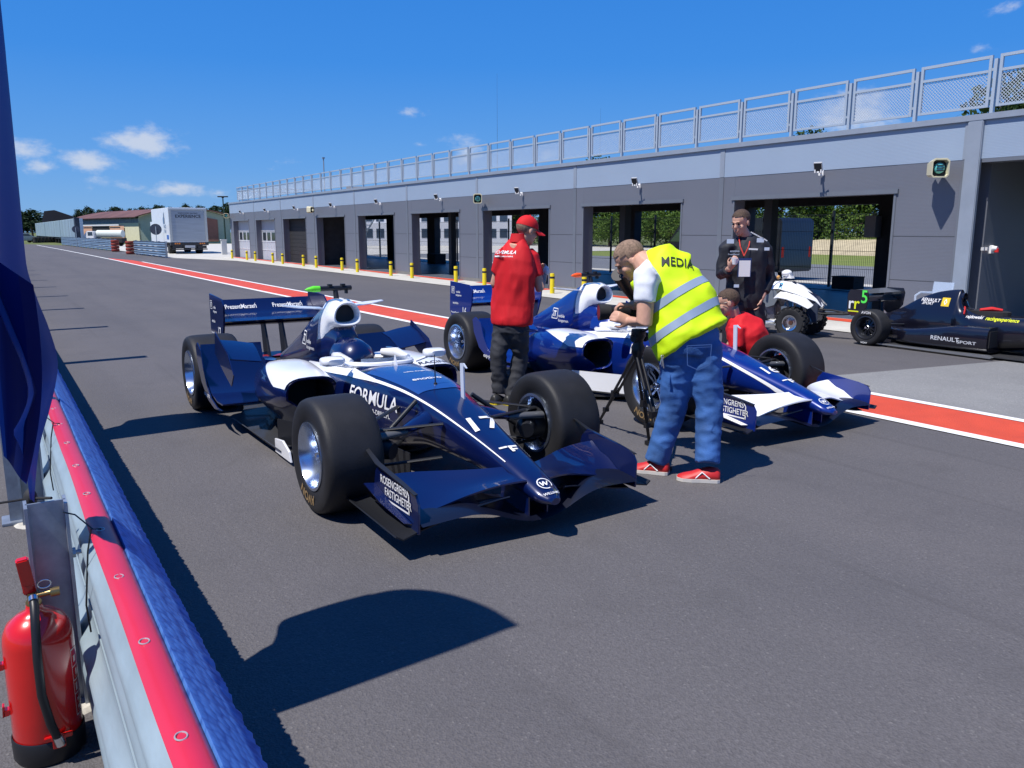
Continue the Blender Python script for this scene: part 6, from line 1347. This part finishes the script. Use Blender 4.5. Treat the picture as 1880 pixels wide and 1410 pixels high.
tv = root('tanker_truck', 'small white truck with a pale cylindrical tank in front of the hangar doors', 'truck', (9.7, 101.5, 0), radians(-38)); b = MB(); b.tube([(1.0,0,1.35),(3.9,0,1.35)], .42, 14); b.build('tank', mat('pale_tank', (.62,.66,.60), .4), tv, smooth=50)
b = MB(); b.prism([(-.3,.5),(-.3,1.1),(.1,1.65),(.95,1.65),(.95,.5)], 'y', -.7, .7); b.build('cab', white, tv, bevel=.05); b = MB(); b.prism([(-.27,1.15),(.06,1.58),(.08,1.58),(-.24,1.15)], 'y', -.6, .6); b.bb(.25,.8,-.71,-.705,1.15,1.55); b.build('window', gls, tv); b = MB(); b.bb(-.2,4.0,-.5,.5,.4,.9); b.build('chassis', blackm, tv)
for s in (-1, 1):
    for x in (.3, 3.2): b = MB(); b.lathe([(0,-.1),(.33,-.1),(.33,.1),(0,.1)], (x, s*.6, .34), 'y', 14); b.build('wheel', knob, tv)
cr = root('parked_car', 'small silver car parked in the grass at the far left', 'car', (4.4, 137.5, 0), radians(20)); b = MB(); b.prism([(-2,.3),(-2,.8),(-1.5,.95),(-.9,1.35),(.6,1.38),(1.2,.95),(2,.8),(2.05,.3)], 'y', -.8, .8); b.build('body', mat('silver_paint', (.45,.48,.52), .3, metal=.5), cr, bevel=.06)
b = MB(); b.prism([(-1.3,.97),(-.85,1.28),(.55,1.3),(1.0,.97)], 'y', -.81, .81); b.build('windows', gls, cr)
for s in (-1, 1):
    for x in (-1.3, 1.3): b = MB(); b.lathe([(0,-.1),(.31,-.1),(.31,.1),(0,.1)], (x, s*.75, .31), 'y', 14); b.build('wheel', knob, cr)
# far guard rails with red tyre ends
def far_rail(name, label, a, c, n):
    a, c = Vector(a), Vector(c); d = c-a; an = math.atan2(d.y, d.x); r_ = root(name, label, 'guard rail', a, an)
    for k in range(3):
        b = MB(); pr = [(-.04*(.5-.5*cos(t*4*pi)), .10+k*.30+.27*(1-t)) for t in np.linspace(0, 1, 13)]; b.sheet([[(x_, q_, z_) for q_, z_ in pr] for x_ in np.linspace(0, d.length, 6)], .01); b.build('rail', mat('far_rail_steel', (.20,.28,.36), .45, metal=.4, var=.15, vscale=.8), r_, smooth=60)
    for k in range(n): b = MB(); x_ = .3+k*(d.length-.6)/(n-1); b.bb(x_-.05,x_+.05,-.2,-.06,0,1.0); b.build('rail_post', steel, r_)
far_rail('guard_rail', 'galvanised triple guard rail beside the white box truck', (9.17,53.6,0), (8.75,63.2,0), 6)
far_rail('guard_rail', 'long galvanised guard rail running away left of the truck to the grass', (8.75,73.2,0), (7.6,112,0), 16)
for i, (x, y) in enumerate(((8.62,63.8),(8.72,72.7))):
    t_ = root('tyre_stack', ['red painted tyre stack at the left end of the rail beside the truck','red painted tyre stack at the near end of the long far rail'][i], 'tyre stack', (x, y, 0), 0, 'red tyre stacks capping the guard rails')
    for k in range(4): b = MB(); b.lathe([(.16,-.11),(.27,-.11),(.31,-.05),(.31,.05),(.27,.11),(.16,.11)], (0,0,.12+k*.235), 'z', 20, closed=True); b.build('tyre', mat('red_tyre', (.22,.028,.018), .7, var=.2), t_, smooth=50)
b = MB(); d_ = Vector((9.0,139.6,0))-Vector((5.4,135,0))
tw_ = root('tyre_wall', 'low black tyre wall at the edge of the far grass', 'tyre wall', (5.9,134,0), math.atan2(d_.y, d_.x))
for k in range(8): b = MB(); [b.lathe([(.15,-.1),(.3,-.1),(.34,0),(.3,.1),(.15,.1)], (k*.75,0,.12+z*.2), 'z', 14) for z in range(4)]; b.build('tyre_pile', blackm, tw_)
# round signs seen from the back, lamp post
for i, (px, py, hd, r_) in enumerate(((286,421,60,.40),(139,421,86,.36))):
    a = at(px, py, hd); sg = root('round_sign', ['round road sign seen from its dark back, beside the white truck','round road sign seen from its dark back, at the end of the corrugated wall'][i], 'sign', (a.x, a.y, 0), -radians(12)); b = MB(); b.lathe([(0,-.01),(r_,-.01),(r_,.01),(0,.01)], (0,0,a.z), 'y', 32); b.build('disc', mat('sign_back', (.05,.06,.09), .6), sg); b = MB(); b.tube([(0,-.03,0),(0,-.03,a.z+r_*.5)], .03, 8); b.build('pole', steel, sg)
a = at(415,455,58); lp = root('lamp_post', 'slim dark green lamp post with a flat head beside the garage corner', 'lamp post', (a.x, a.y, 0)); dg_ = mat('dark_green_paint', (.02,.045,.03), .5); b = MB(); b.tube([(0,0,0),(0,0,3.95)], [.07,.04], 8); b.build('pole', dg_, lp, smooth=50); b = MB(); b.box((0,0,4.0), (.7,.25,.08), RZ(-.57)); b.box((0,0,3.95), (.15,.15,.1)); b.build('lamp_head', blackm, lp, bevel=.02)
a = at(411,450,57); b = MB(); b.box((0,0,.5), (.35,.25,1.0)); b.box((0,0,1.03), (.42,.32,.06)); o = b.build('utility_box', mat('pale_box2', (.6,.6,.58), .6)); o.location = (a.x, a.y, 0); tag(o, 'pale upright utility cabinet next to the lamp post', 'cabinet')
